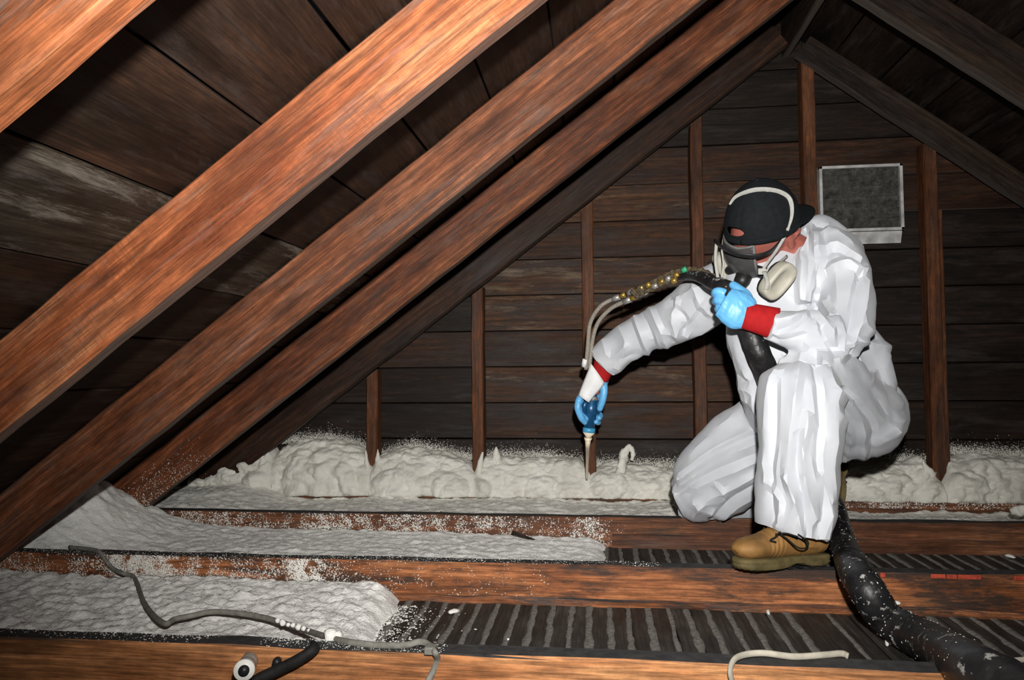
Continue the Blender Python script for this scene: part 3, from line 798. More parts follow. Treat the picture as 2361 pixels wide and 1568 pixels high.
# ---- head frame
HC = at(1758, 540, .92)
hu = np.array([-.20, -.50, .84]); hu /= np.linalg.norm(hu)
hf = np.array([-.55, -.45, -.49]); hf -= hu*(hf@hu); hf /= np.linalg.norm(hf)
hl = np.cross(hu, hf)


def hd(f, l, u):
    return HC+hf*f+hl*l+hu*u


def hball(f, l, u, rf, rl, ru):
    bm = bmesh.new(); bmesh.ops.create_icosphere(bm, subdivisions=3, radius=1)
    V = np.array([q.co for q in bm.verts]); F = [tuple(q.index for q in g.verts) for g in bm.faces]; bm.free()
    return hd(f, l, u)+V[:, :1]*rf*hf+V[:, 1:2]*rl*hl+V[:, 2:3]*ru*hu, F


def htube(pts, R, k=12, R2=None, ref=None):
    P = np.array([hd(*q) for q in pts]); return tube_vf(catmull(P, 4), np.interp(np.linspace(0, 1, (len(P)-1)*4+1), np.linspace(0, 1, len(R)), R), k, ref=hu if ref is None else ref)


def inner(rows):
    return limb([(u, v, Y, hw, dp) for u, v, Y, hw, dp in rows], 4, 14)


body_parts = [hball(0, 0, .022, .098, .080, .10), hball(.018, 0, .020, .094, .075, .08), hball(.022, 0, -.045, .07, .058, .07), hball(.05, 0, -.085, .04, .036, .026),
              htube([(.085, 0, .015), (.105, 0, -.015), (.108, 0, -.03), (.09, 0, -.038)], [.008, .010, .013, .010]),
              hball(.086, 0, -.058, .012, .025, .006), hball(.086, 0, -.070, .012, .022, .006),
              hball(.085, .03, .03, .012, .024, .006), hball(.085, -.03, .03, .012, .024, .006),
              tube_vf(np.array([hd(-.03, 0, -.03), at(1835, 580, .955), at(1850, 640, 1.0)]), [.055, .058, .07], 16),
              limb([(1960, 960, 1.05, 110, .10), (1880, 860, 1.02, 120, .10), (1840, 760, 1.0, 125, .095), (1815, 660, .99, 118, .085), (1815, 610, .985, 80, .06)], k=18),
              inner([(1712, 690, 1.06, 36, .045), (1605, 708, 1.13, 36, .042), (1500, 762, 1.235, 26, .035), (1415, 815, 1.295, 22, .028), (1380, 862, 1.32, 17, .022), (1364, 905, 1.335, 20, .016)]),
              inner([(1890, 610, .95, 40, .05), (1945, 700, .85, 36, .042), (1935, 780, .785, 26, .034), (1850, 766, .755, 28, .034), (1740, 735, .745, 22, .026), (1700, 712, .75, 26, .018)]),
              inner([(1985, 965, 1.03, 66, .08), (1900, 905, .83, 50, .06), (1852, 885, .73, 36, .045), (1845, 950, .685, 42, .052), (1842, 1080, .67, 38, .045), (1850, 1180, .675, 28, .032), (1862, 1222, .68, 20, .022)]),
              inner([(1900, 950, 1.08, 66, .08), (1710, 1055, 1.14, 60, .07), (1600, 1138, 1.19, 42, .05), (1680, 1155, 1.25, 34, .04), (1840, 1130, 1.29, 26, .035), (1925, 1100, 1.32, 22, .03)])]
for s in (-1, 1):
    body_parts += [htube([(-.022, s*.084, -.020), (-.032, s*.100, .004), (-.020, s*.102, .018), (-.002, s*.092, .012), (-.002, s*.084, -.012), (-.010, s*.084, -.040), (-.020, s*.088, -.030)], [.006, .007, .0065, .006, .005, .007, .005], 8),
                   hball(-.012, s*.084, -.010, .016, .009, .026)]
me = remesh(body_parts, .0048, 3)
V, N = mesh_arrays(me)
body = put(me, 'body', M['skin'], person)
body['label'] = 'flushed pink skin of forehead, ear and cheek'
for s in (-1, 1):
    e = mesh_np('eye', *hball(.078, s*.031, .004, .012, .013, .011), M['eye']); reparent(e, person)

# ---- cap, worn backwards
CR = (.121, .106, .138)           # half axes along face, left, up
CC = (-.006, 0, .030)


def cap_pt(phi, th, k=1.0):
    return hd(CC[0]+CR[0]*k*math.sin(th)*math.cos(phi), CC[1]+CR[1]*k*math.sin(th)*math.sin(phi), CC[2]+CR[2]*k*math.cos(th))


def cap_surface(k):
    nph, nth = 96, 36; V = []; F = []
    for i in range(nth+1):
        th = .01+(math.radians(94)-.01)*i/nth
        for j in range(nph):
            ph = 2*math.pi*j/nph
            seam = .0016*math.exp(-(((ph*6/(2*math.pi)+.5) % 1-.5)/.035)**2)
            V.append(cap_pt(ph, th, k-seam*8*(1 if i < nth-4 else 0)))
    for i in range(nth):
        for j in range(nph):
            F.append((i*nph+j, i*nph+(j+1) % nph, (i+1)*nph+(j+1) % nph, (i+1)*nph+j))
    return np.array(V), F


cap = empty('cap', HC); reparent(cap, person)
V, F = cap_surface(1.0); o = mesh_np('cap_crown', V, F, M['cap']); m = o.modifiers.new('s', 'SOLIDIFY'); m.thickness = .003; m.offset = 1
cc_ = np.array(cap_pt(math.radians(-12), math.radians(80), 1.0)); bm = bmesh.new(); bmesh.ops.create_icosphere(bm, subdivisions=4, radius=1)   # the strap opening
W_ = np.array([q.co for q in bm.verts]); W_ = W_[:, :1]*.05*hf+W_[:, 1:2]*.036*hl+W_[:, 2:3]*.013*hu; Wz = (W_@hu); W_ = W_+hu*0
for q, c in zip(bm.verts, W_): q.co = c+cc_
cut = mesh_bm('cutter', bm); m = o.modifiers.new('b', 'BOOLEAN'); m.object = cut; m.operation = 'DIFFERENCE'; m.solver = 'EXACT'
dg = bpy.context.evaluated_depsgraph_get(); dg.update(); me_ = bpy.data.meshes.new_from_object(o.evaluated_get(dg)); o.modifiers.clear(); o.data = me_; bpy.data.objects.remove(cut)
o.parent = cap; o.matrix_parent_inverse = Matrix.Translation(-Vector(HC))
V = []; nb = 24                     # the brim, behind the neck
for i in range(9):
    for j in range(nb+1):
        a = math.radians(-69+138*j/nb)+math.pi; ext = i/8*.115*max(0, math.cos((a-math.pi)*1.28))**.5
        V.append(hd(CC[0]+(CR[0])*math.cos(a)*.98-ext, CC[1]+CR[1]*math.sin(a)*.98*(1-.0*i), CC[2]-.004-.28*ext-.10*(math.sin(a)**2)*.12))
F = [(i*(nb+1)+j, i*(nb+1)+j+1, (i+1)*(nb+1)+j+1, (i+1)*(nb+1)+j) for i in range(8) for j in range(nb)]
o = mesh_np('cap_brim', V, F, M['cap']); m = o.modifiers.new('s', 'SOLIDIFY'); m.thickness = .004; o.parent = cap; o.matrix_parent_inverse = Matrix.Translation(-Vector(HC))
bt = tube('cap_button', np.array([hd(CC[0], 0, CC[2]+CR[2]-.001), hd(CC[0], 0, CC[2]+CR[2]+.005)]), .006, M['cap'], k=10)
bt.parent = cap; bt.matrix_parent_inverse = Matrix.Translation(-Vector(HC))
band = np.array([cap_pt(2*math.pi*i/60, math.radians(92), 1.012) for i in range(61)])
o = tube('cap_strap', band, .009, M['cap'], k=8, R2=.0022, ref=hu); o.parent = cap; o.matrix_parent_inverse = Matrix.Translation(-Vector(HC))
cap['label'] = 'black baseball cap worn backwards over the forehead'

# ---- respirator
resp = empty('respirator', HC); reparent(resp, person); resp['label'] = 'dark grey half mask respirator with beige cartridges and elastic straps'


def rpart(o):
    o.parent = resp; o.matrix_parent_inverse = Matrix.Translation(-Vector(HC)); return o


V = []; nA, nB = 26, 14             # dark grey body of the half mask, a curved shield
for i in range(nA+1):
    a = math.radians(-66+92*i/nA)
    for j in range(nB+1):
        q = j/nB; u = .012-.118*q; rr = .125+.020*math.sin(q*math.pi)-.022*q
        V.append(hd(.0+rr*math.cos(a)*1.04, rr*.80*math.sin(a), u+.012*abs(math.sin(a))))
V = np.array(V); lens = mesh_np('lens', V, grid_faces(nA+1, nB+1).tolist(), M['lens']); rpart(lens)
m = lens.modifiers.new('s', 'SOLIDIFY'); m.thickness = .002
G = V.reshape(nA+1, nB+1, 3)
rim = np.vstack([G[:, 0], G[-1, 1:], G[::-1, -1][1:], G[0, ::-1][1:]])
rpart(tube('mask_rim', rim, .0042, M['greyp'], k=8))
for i in (1, 3):
    rpart(tube('side_rib', G[i]+hf*.003, .0022, M['cart'], k=6))
# inner nose cup, exhale valve, cartridges
rpart(mesh_np('nose_cup', *hball(.10, 0, -.062, .028, .034, .034), M['greyp']))
P = np.array([hd(.105, 0, -.075), hd(.135, 0, -.095), hd(.148, 0, -.104)]); rpart(tube('exhale_valve', P, [.026, .024, .018], M['blackp'], k=20))
for s in (1, -1):
    cc = np.array([.075, s*.100, -.092]) if s > 0 else np.array([.085, -.085, -.085])
    ax = hl*s*.55-hu*.25+hf*.35 if s < 0 else at(1815, 668, .80)-at(1775, 622, .84)
    c0 = at(1793, 647, .795) if s > 0 else hd(*cc)
    if s > 0: ax = np.array([.35, -.75, -.35])
    ax = ax/np.linalg.norm(ax); up_ = at(1822, 612, .80)-at(1768, 680, .80) if s > 0 else hu
    up_ = up_-ax*(up_@ax); up_ /= np.linalg.norm(up_); sd = np.cross(up_, ax)
    def disc(h0, h1, ra, rb_, name, mat):
        n = 36; V = []; prof = [(h0, .0), (h0, .86), (h0+.003, .97), (h0+.006, 1), (h1-.007, 1), (h1-.003, .97), (h1, .88), (h1-.001, .62), (h1-.004, .58), (h1-.004, 0.01)]
        for hh, k in prof:
            for i in range(n):
                a = i*2*math.pi/n; ca, sa = math.cos(a), math.sin(a); e = 2/3.0
                V.append(c0+ax*hh+up_*ra*k*math.copysign(abs(ca)**e, ca)+sd*rb_*k*math.copysign(abs(sa)**e, sa))
        F = [(i*n+j, i*n+(j+1) % n, (i+1)*n+(j+1) % n, (i+1)*n+j) for i in range(len(prof)-1) for j in range(n)]
        F += [tuple(range(n))[::-1], tuple((len(prof)-1)*n+j for j in range(n))]
        return mesh_np(name, V, F, mat)
    ct = rpart(disc(-.019, .019, .058, .034, 'cartridge', M['cart']))
    hold = disc(-.032, -.015, .053, .030, 'cartridge_holder', M['blackp']); hold.parent = ct
    ct['label'] = 'beige oval filter cartridge with dark back'
    P = catmull([hd(.10, s*.02, -.07), hd(.10, s*.06, -.078), c0-ax*.02], 6); rpart(tube('inhale_port', P, [.018]*len(P), M['blackp'], k=14))


def on_ell(u, v, k=1.035):
    """front surface of the cap ellipsoid under photo pixel (u, v)"""
    d = FW+RT*(u-1180.5)/FPX-UP*(v-784)/FPX; c = hd(*CC)
    A = np.stack([hf/(CR[0]*k), hl/(CR[1]*k), hu/(CR[2]*k)]); o_ = A@(CAM-c); e = A@d
    b = o_@e; q = b*b-(e@e)*(o_@o_-1)
    return CAM+d*((-b-math.sqrt(q))/(e@e) if q > 0 else -b/(e@e))


sp = [on_ell(*q) for q in [(1682, 472), (1695, 455), (1718, 444), (1745, 438), (1775, 438), (1800, 444), (1818, 456), (1825, 475), (1825, 500), (1818, 525)]]
c1 = at(1790, 578, .83); c2 = at(1768, 608, .805); c3 = at(1756, 628, .80)
sp0 = catmull(sp, 5); rpart(tube('head_strap', sp0, .0012, M['strap'], k=8, R2=np.interp(np.linspace(0, 1, len(sp0)), [0, .3, .75, 1], [.0035, .0085, .007, .0035]), ref=-FW))
rpart(tube('head_strap', catmull([sp[-1], at(1808, 548, .83), c1, c2, c3], 6), .0012, M['strap'], k=8, R2=.0048, ref=-FW))
rpart(tube('head_strap', catmull([at(1815, 590, .86), at(1795, 606, .815), at(1770, 622, .80), at(1762, 640, .79)], 6), .0012, M['strap'], k=8, R2=.004, ref=-FW))
rpart(tube('head_strap', catmull([at(1762, 626, .785), at(1770, 650, .765), at(1766, 668, .77)], 6), .0015, M['strap'], k=8, R2=.006, ref=-FW))
lf = G[0, 4]
rpart(tube('head_strap', catmull([at(1652, 560, .86), at(1650, 600, .84), at(1655, 640, .83), at(1656, 664, .82)], 6), .0012, M['strap'], k=8, R2=.005, ref=-FW))
rpart(tube('head_strap', catmull([at(1664, 575, .84), at(1668, 610, .825), at(1664, 640, .82)], 6), .001, M['strap'], k=8, R2=.003, ref=-FW))
ms = empty('buckle'); V, F = box_vf(at(1757, 626, .79), (.022, .006, .018)); bpy.data.objects.remove(ms)
b_ = mesh_np('buckle', V, F, M['strap'], smooth=False); add_bevel(b_, .002); rpart(b_)
g_ = tube('safety_glasses', catmull([at(1648, 556, .86), at(1668, 572, .83), at(1700, 586, .805), at(1742, 591, .795), at(1776, 580, .81), at(1800, 556, .85)], 6), .009, M['blackp'], k=8, R2=.003, ref=hu); reparent(g_, person)


# ---- gloves
def glove(label, palm, fingers, vox=.0024):
    parts = []
    for p in palm: parts.append(limb(p, 5, 18))
    for f in fingers:
        P = np.array([at(u, v, Y) for u, v, Y, r in f]); R = [r for *_, r in f]
        C_ = catmull(np.hstack([P, np.array(R)[:, None]]), 5)
        parts.append(tube_vf(C_[:, :3], C_[:, 3], 14))
        tip = C_[-1]; bm = bmesh.new(); bmesh.ops.create_icosphere(bm, subdivisions=2, radius=float(tip[3])); parts.append((np.array([q.co for q in bm.verts])+tip[:3], [tuple(q.index for q in g.verts) for g in bm.faces])); bm.free()
    me = remesh(parts, vox, 2); V, N = mesh_arrays(me)
    V = V+N*(.0012*crumple(V, 22, 5)+.0008*crumple(V, 45, 8))[:, None]
    o = put(me, 'glove', M['glove'], person, V); o['label'] = label
    return o


glove('light blue glove closed around the spray gun',
      [[(1388, 850, 1.31, 20, .022), (1380, 875, 1.325, 24, .022), (1366, 902, 1.345, 28, .018), (1358, 925, 1.355, 24, .014)]],
      [[(1352, 905, 1.335, .013), (1337, 918, 1.318, .013), (1332, 940, 1.310, .0125), (1340, 962, 1.318, .012), (1349, 974, 1.330, .010)],      # index
       [(1352, 915, 1.355, .013), (1338, 932, 1.350, .013), (1340, 955, 1.345, .012), (1352, 966, 1.335, .0105)],      # middle
       [(1362, 925, 1.365, .012), (1372, 945, 1.372, .012), (1384, 958, 1.358, .0115), (1381, 964, 1.334, .010)],      # ring
       [(1360, 930, 1.362, .011), (1368, 955, 1.372, .011), (1380, 974, 1.362, .010), (1374, 973, 1.338, .0085)],    # little
       [(1386, 868, 1.318, .014), (1392, 893, 1.312, .0145), (1390, 920, 1.312, .0135), (1383, 942, 1.320, .0115)]])   # thumb
glove('light blue glove in a fist holding the hose at the chest',
      [[(1730, 734, .745, 30, .024), (1712, 722, .745, 44, .028), (1690, 708, .745, 44, .028), (1668, 696, .75, 36, .024)]],
      [[(1672, 678, .748, .014), (1655, 672, .752, .0125), (1648, 676, .766, .0115), (1652, 684, .785, .010)],
       [(1670, 695, .745, .015), (1655, 692, .755, .013), (1652, 696, .775, .012), (1660, 700, .795, .0105)],
       [(1672, 714, .748, .015), (1658, 712, .760, .013), (1658, 714, .780, .0115), (1668, 716, .797, .010)],
       [(1682, 732, .750, .014), (1670, 730, .763, .012), (1670, 731, .783, .0105), (1680, 733, .797, .009)],
       [(1728, 708, .750, .016), (1722, 684, .755, .015), (1704, 668, .765, .0135), (1690, 657, .775, .011)]])
o = tube('knit_cuff', catmull([at(1788, 746, .742), at(1745, 735, .742), at(1714, 728, .742)], 6), [.030]*13, M['red'], k=28, R2=[px(q, at(1740, 734, .742)) for q in np.linspace(37, 30, 13)], ref=FW)
reparent(o, person); o['label'] = 'red knitted cuff at the chest hand'
o = tube('knit_cuff', catmull([at(1396, 838, 1.308), at(1389, 855, 1.315), at(1383, 874, 1.322)], 6), [.032]*13, M['red'], k=28, R2=[px(q, at(1389, 855, 1.31)) for q in np.linspace(27, 20, 13)], ref=FW)
reparent(o, person); o['label'] = 'red knitted cuff at the spraying hand'
# white wrap over the back of the spraying hand
V = []; A_, B_, C2, D_ = at(1363, 838, 1.285), at(1394, 884, 1.290), at(1357, 928, 1.300), at(1334, 912, 1.300)
for i in range(9):
    for j in range(9):
        a, b = i/8, j/8; p = (A_*(1-a)+B_*a)*(1-b)+(D_*(1-a)+C2*a)*b
        V.append(p-FW*.012*math.sin(a*math.pi)-FW*.003*math.sin(b*7))
o = mesh_np('hand_wrap', V, grid_faces(9, 9).tolist(), M['tape']); m = o.modifiers.new('s', 'SOLIDIFY'); m.thickness = .003; reparent(o, person)
o['label'] = 'white paper wrap over the back of the glove'


# ---- boots
def boot(name, heel, toe, upv, label, laces=True):
    heel = np.array(heel, float); toe = np.array(toe, float); X = toe-heel; L = np.linalg.norm(X); X /= L
    Z = np.array(upv, float); Z -= X*(Z@X); Z /= np.linalg.norm(Z); Yv = np.cross(Z, X)
    k = L/.29
    T = lambda x, y, z: heel+X*x*k+Yv*y*k+Z*z*k
    root = empty(name, heel); reparent(root, person); root['label'] = label
    def ch(o, par=None):
        o.parent = par or root
        if not par: o.matrix_parent_inverse = Matrix.Translation(-Vector(heel))
        return o
    outl = [(-.002, .0), (.0, .022), (.015, .034), (.05, .036), (.10, .033), (.15, .038), (.20, .046), (.24, .046), (.27, .036), (.287, .018), (.291, 0)]
    outl = catmull(outl, 3)
    full = [(x, y) for x, y in outl]+[(x, -y*.93) for x, y in outl[::-1][1:-1]]
    n = len(full); V = []
    lev = [(.000, .95), (.003, .99), (.011, 1.0), (.014, .985), (.016, .985), (.018, 1.005), (.025, 1.0), (.028, .97), (.029, .8)]
    for z, s in lev:
        for i, (x, y) in enumerate(full):
            cx = .14; lug = 1.0
            if z < .011 and i % 2: lug = .955
            arch = .010*math.exp(-((x-.11)/.03)**2) if z < .011 else 0
            V.append(T(cx+(x-cx)*s*lug, y*s*lug, z+arch))
    F = [(i*n+j, i*n+(j+1) % n, (i+1)*n+(j+1) % n, (i+1)*n+j) for i in range(len(lev)-1) for j in range(n)]
    F += [tuple(range(n))[::-1], tuple((len(lev)-1)*n+j for j in range(n))]
    o = ch(mesh_np('boot_sole', V, F, M['sole'])); o['label'] = 'thick lugged olive rubber sole'
    for i in range(7):                      # lugs under the sole
        V_, F_ = box_vf((0, 0, 0), (.012*k, .06*k, .006*k)); R_ = np.stack([X, Yv, Z], 1)
        ch(mesh_np('tread_lug', V_@R_.T+T(.03+.035*i, 0, -.001), F_, M['blackp'], smooth=False), o)
    secs = [(.004, .028, .055), (.03, .036, .072), (.08, .036, .084), (.13, .038, .086), (.17, .042, .074), (.21, .046, .060), (.25, .044, .053), (.275, .033, .044), (.286, .016, .028)]
    P = []; H = []; Wd = []
    for x, wy, h in secs: P.append(T(x, 0, .026+h/2)); H.append(h/2*k*1.05); Wd.append(wy*k)
    Q = catmull(np.hstack([P, np.array(H)[:, None], np.array(Wd)[:, None]]), 5)
    foot = tube_vf(Q[:, :3], Q[:, 3], 22, Q[:, 4], ref=Z)
    S_ = [(.075, .05, .05, .040), (.065, .10, .048, .038), (.058, .13, .046, .038), (.055, .165, .047, .040)]
    Q = catmull([list(T(x, 0, z))+[a*k, b*k] for x, z, a, b in S_], 4)
    shaft = tube_vf(Q[:, :3], Q[:, 3], 22, Q[:, 4], ref=X)
    me = remesh([foot, shaft], .004*k, 5); V, N = mesh_arrays(me)
    rel = (V-heel)@np.stack([X, Yv, Z], 1)/k
    seam = np.exp(-((rel[:, 0]-.095-.25*(rel[:, 2]-.04))/.0035)**2)+np.exp(-((rel[:, 0]-.205)/.003)**2)*(rel[:, 2] > .05)
    crease = .002*np.sin(rel[:, 0]*420)*ss(.14, .17, rel[:, 0])*ss(.215, .19, rel[:, 0])
    V = V-N*(.0016*seam-crease*.6)[:, None]+N*(.0015*fbm(V*22, 3))[:, None]
    up_ = put(me, 'boot_upper', M['boot'], None, V); ch(up_); up_['label'] = 'tan nubuck leather upper'
    Pc = T(.055, 0, .160); P = np.array([Pc+X*.044*k*math.cos(a)+Yv*.038*k*math.sin(a) for a in np.linspace(0, 2*math.pi, 30)])
    ch(tube('boot_collar', P, .007*k, M['boot'], k=8))
    if laces:
        for i in range(4):
            x = .128+.013*i-.02*(3-i)*.35; z = .125-.017*i
            s = -1 if i % 2 else 1
            ch(tube('lace', catmull([T(x-.004, -.03, z-.012), T(x+.006, -.014, z+.001), T(x+.012, 0, z+.004), T(x+.006, .014, z+.001), T(x-.004, .03, z-.012)], 4), .0022, M['lace'], k=6))
        for s in (1, -1):
            ch(tube('lace', catmull([T(.115, 0, .128), T(.13, s*.035, .120), T(.118, s*.060, .085), T(.100, s*.055, .075), T(.104, s*.035, .105), T(.115, s*.008, .126)], 6), .0020, M['lace'], k=6))
            ch(tube('lace', catmull([T(.115, s*.004, .128), T(.15, s*.03, .115), T(.165, s*.045, .09)], 6), .0018, M['lace'], k=6))
        for pts in ([(1795, 1228), (1815, 1243), (1838, 1262), (1856, 1264), (1864, 1252), (1850, 1240)], [(1800, 1226), (1788, 1238), (1776, 1246), (1790, 1250)], [(1840, 1232), (1858, 1246), (1862, 1262)], [(1788, 1232), (1812, 1230), (1840, 1238)]):
            ch(tube('lace', catmull([at(u, v, .560+.0*u) for u, v in pts], 5), .0021, M['lace'], k=6))
    return root


boot('boot', np.array([.322, .680, .003]), np.array([.072, .566, .012]), (.10, .10, 1), 'tan leather work boot with black laces standing on the joist')
boot('boot', at(1952, 1066, 1.345), at(1942, 1168, 1.30), (-.9, -.1, -.05), 'olive tan heel of the kneeling foot behind the trouser leg', laces=False)
o = tube('jeans_cuff', catmull([at(1822, 1195, .66), at(1812, 1212, .655), at(1806, 1222, .655)], 4), [.055]*9, M['denim'], k=20, R2=.055, ref=FW); reparent(o, person); o['label'] = 'dark blue jeans hem under the coverall'
#@@PERSON

# ------------------------------------------------------------------ spray gun, hose, cables, vent
def atz(u, v, z):
    d = FW+RT*(u-1180.5)/FPX-UP*(v-784)/FPX; return CAM+d*(z-CAM[2])/d[2]


M['gunblue'] = plain('blue_anodised_metal', (.012, .085, .20), .35, .6, metal=.3, vary=.2, scale=40)
M['gunlight'] = plain('light_blue_ring', (.05, .28, .50), .4, .5, vary=.2, scale=40)
M['steel'] = plain('dull_steel', (.45, .44, .42), .38, .5, metal=.6, vary=.25, scale=50)
M['brass'] = plain('brass', (.42, .27, .06), .35, .5, metal=.6, vary=.35, scale=60)
M['green'] = plain('green_tape', (.03, .30, .15), .5, .4)
M['whip'] = plain('grey_braided_line', (.26, .235, .20), .5, .5, vary=.35, scale=240, bump=.8, bdist=.002)
M['braid'] = plain('dirty_braid', (.10, .075, .045), .6, .4, vary=.8, scale=150, bump=1.0, bdist=.004)
M['cream'] = plain('wet_foam_stream', (.82, .72, .56), .4, .4, vary=.08, scale=60)
M['galv'] = plain('galvanised_metal', (.42, .42, .415), .5, .4, vary=.35, scale=22)
M['dustgrey'] = plain('dusty_screen', (.075, .075, .068), .9, .1, vary=.65, scale=42, bump=.8, bdist=.003)
M['cable_grey'] = plain('grey_sheathed_cable', (.17, .165, .145), .7, .25, vary=.3, scale=70, bump=.5, bdist=.001)
M['cable_white'] = plain('dirty_white_cable', (.42, .39, .32), .7, .3, vary=.25, scale=30, bump=.4, bdist=.001)
M['porcelain'] = plain('grey_porcelain', (.36, .36, .34), .35, .5, vary=.2, scale=40)
M['porcelain_white'] = plain('white_porcelain_rim', (.68, .68, .64), .4, .5, vary=.1)
M['tar'] = plain('tarred_black_cable', (.010, .010, .010), .7, .3, vary=.4, scale=60, bump=.6, bdist=.002)
_t = NT('black_hose_sleeve', .42, .4); _v = _t.n('ShaderNodeTexCoord').outputs['Object']
_m = _t.ramp(_t.noise(_v, 34, 7, .7), [(.59, 0.0), (.63, 1.0)]); _sm = _t.ramp(_t.noise(_v, 9, 5, .6), [(.45, 0.0), (.75, .6)])
_c = _t.mix(_sm, (.008, .008, .009), (.05, .05, .05)); _c = _t.mix(_m, _c, (.36, .36, .34))
M['hose'] = _t.out(_c, _t.bump(_t.noise(_t.mapped(_v, (20, 20, 20)), 1.2, 5), .5, .006), .44)

g0 = at(1367, 900, 1.345); g1 = at(1357, 1002, 1.352); ax = g1-g0; ax /= np.linalg.norm(ax)
gun = empty('spray_gun', g0); tag(gun, 'blue metal foam spray gun pointing straight down in the gloved hand', 'spray gun')


def gp(o, label=None, par=None):
    if par: o.parent = par
    else: reparent(o, gun)
    if label: o['label'] = label
    return o


L_ = np.linalg.norm(g1-g0)
def along(ts, rs, name, mat, k=22): return tube(name, np.array([g0+ax*t for t in ts]), rs, mat, k=k)
gp(along([-.02, -.018, .05, .055, .085, .088, L_-.012], [.018, .021, .021, .025, .025, .022, .019], 'gun_body', M['gunblue']))
gp(along([L_-.026, L_-.024, L_-.010, L_-.008], [.020, .0235, .0235, .020], 'air_cap', M['gunlight']), 'light blue air cap ring')
gp(along([L_-.008, L_-.006, L_+.006, L_+.012], [.021, .0215, .012, .007], 'nozzle', M['cream']))
gp(along([.02, .022, .034, .036], [.022, .0245, .0245, .022], 'collar_ring', M['steel'], 6))
sd_ = np.cross(ax, FW); sd_ /= np.linalg.norm(sd_)
for s in (-1, 1):
    gp(tube('side_block', np.array([g0+ax*.035+sd_*s*.018, g0+ax*.06+sd_*s*.026, g0+ax*.085+sd_*s*.024]), [.010, .013, .009], M['gunblue'], k=12))
gp(tube('valve_screw', np.array([g0+ax*.012-FW*.018, g0+ax*.012-FW*.030]), .007, M['steel'], k=6), 'silver valve screw')
gp(tube('handle', catmull([g0+ax*.03+FW*.01, g0+ax*.02+FW*.035, g0-ax*.02+FW*.055], 4), .016, M['gunblue'], k=14, R2=.011))
gp(tube('trigger', catmull([g0+ax*.055+FW*.022, g0+ax*.05+FW*.04, g0+ax*.03+FW*.05], 4), .005, M['steel'], k=8))
P = catmull([at(1356, 1010, 1.355), at(1355, 1030, 1.38), at(1354, 1060, 1.55), at(1353, 1104, 1.735)], 8)
V, F = tube_vf(P, np.interp(np.linspace(0, 1, len(P)), [0, .12, .4, 1], [.015, .011, .0075, .0048]), 12); V = V+.0016*fbm(V*70, 3)[:, None]
tag(mesh_np('spray_stream', V, F, M['cream']), 'cream jet of liquid foam falling from the gun tip', 'spray stream')

hose = empty('spray_hose', at(1680, 650, .80)); tag(hose, 'long black spray hose with foam spots running from chest hand down over the joists', 'hose')


def hp_(o, label=None):
    reparent(o, hose)
    if label: o['label'] = label
    return o


for pts in ([(1351, 852, 1.30), (1355, 800, 1.275), (1361, 745, 1.25), (1383, 708, 1.22), (1412, 690, 1.20), (1440, 680, 1.17)], [(1359, 850, 1.305), (1366, 785, 1.28), (1380, 742, 1.25), (1408, 712, 1.22), (1436, 697, 1.19), (1462, 686, 1.16)]):
    P = catmull([at(*q) for q in pts], 10); V, F = tube_vf(P, .0075, 12)
    hp_(mesh_np('braided_line', V, F, M['whip']), 'thin grey braided line')
for a, b, r, mt in [((1347, 845, 1.300), (1350, 828, 1.29), .011, 'tape'), ((1412, 690, 1.20), (1430, 684, 1.185), .0105, 'steel'), ((1438, 697, 1.188), (1456, 689, 1.17), .0105, 'steel'), ((1430, 683, 1.18), (1442, 679, 1.17), .0095, 'brass'), ((1454, 689, 1.168), (1470, 683, 1.155), .0095, 'brass'),
                    ((1448, 676, 1.165), (1462, 670, 1.15), .0105, 'steel'), ((1474, 680, 1.15), (1492, 671, 1.13), .0105, 'steel'), ((1468, 667, 1.14), (1484, 662, 1.12), .009, 'brass'), ((1498, 668, 1.12), (1510, 662, 1.11), .0095, 'brass')]:
    hp_(tube('coupling', np.array([at(*a), at(*b)]), r, M[mt], k=8))
for dv, r0, sd in ((0, .0085, 1), (10, .0085, 2), (5, .0075, 3)):
    P = catmull([at(1455+dv, 674+dv, 1.155), at(1500, 653+dv*1.3, 1.10), at(1540, 633+dv*1.5, 1.05), at(1575, 622+dv*1.5, 1.0), at(1610, 622+dv*1.2, .94), at(1650, 640+dv, .87)], 10)
    P = P+.0022*np.stack([perlin(P*60+i*7+sd) for i in range(3)], 1); V, F = tube_vf(P, r0*(1+.25*np.sin(np.arange(len(P))*1.7)), 10)
    hp_(mesh_np('wrapped_line', V, F, M['braid']), 'grimy wrapped line with brass bits')
for u, v, Y, mt in [(1520, 652, 1.075, 'brass'), (1535, 645, 1.05, 'steel'), (1554, 637, 1.02, 'brass'), (1505, 662, 1.09, 'steel'), (1572, 625, .99, 'green'), (1548, 650, 1.03, 'brass'), (1489, 660, 1.10, 'brass')]:
    c = at(u, v, Y)-FW*.008; d = at(u+10, v-5, Y-.008)-FW*.008; hp_(tube('line_clip', np.array([c, d]), .0095, M[mt], k=7))
P = [at(1560, 640, 1.03), at(1605, 636, .95), at(1650, 655, .845), at(1690, 675, .80), at(1712, 712, .79), at(1732, 770, .80), at(1752, 820, .805), at(1775, 880, .84), at(1800, 960, .90), at(1850, 1060, 1.0), at(1895, 1125, 1.12),
     at(1922, 1172, 1.21), atz(1935, 1225, .015), atz(1950, 1270, .0), atz(1972, 1318, .036), atz(2006, 1372, .01), atz(2036, 1417, -.042), atz(2082, 1452, -.058), atz(2140, 1480, -.045), atz(2205, 1520, .0), atz(2262, 1553, .036), atz(2350, 1600, .036), atz(2480, 1690, .03)]
P = catmull(P, 14); n = len(P); R_ = np.interp(np.arange(n)/14., [0, 1.5, 3, 6, 11, 22], [.012, .020, .028, .034, .036, .043])
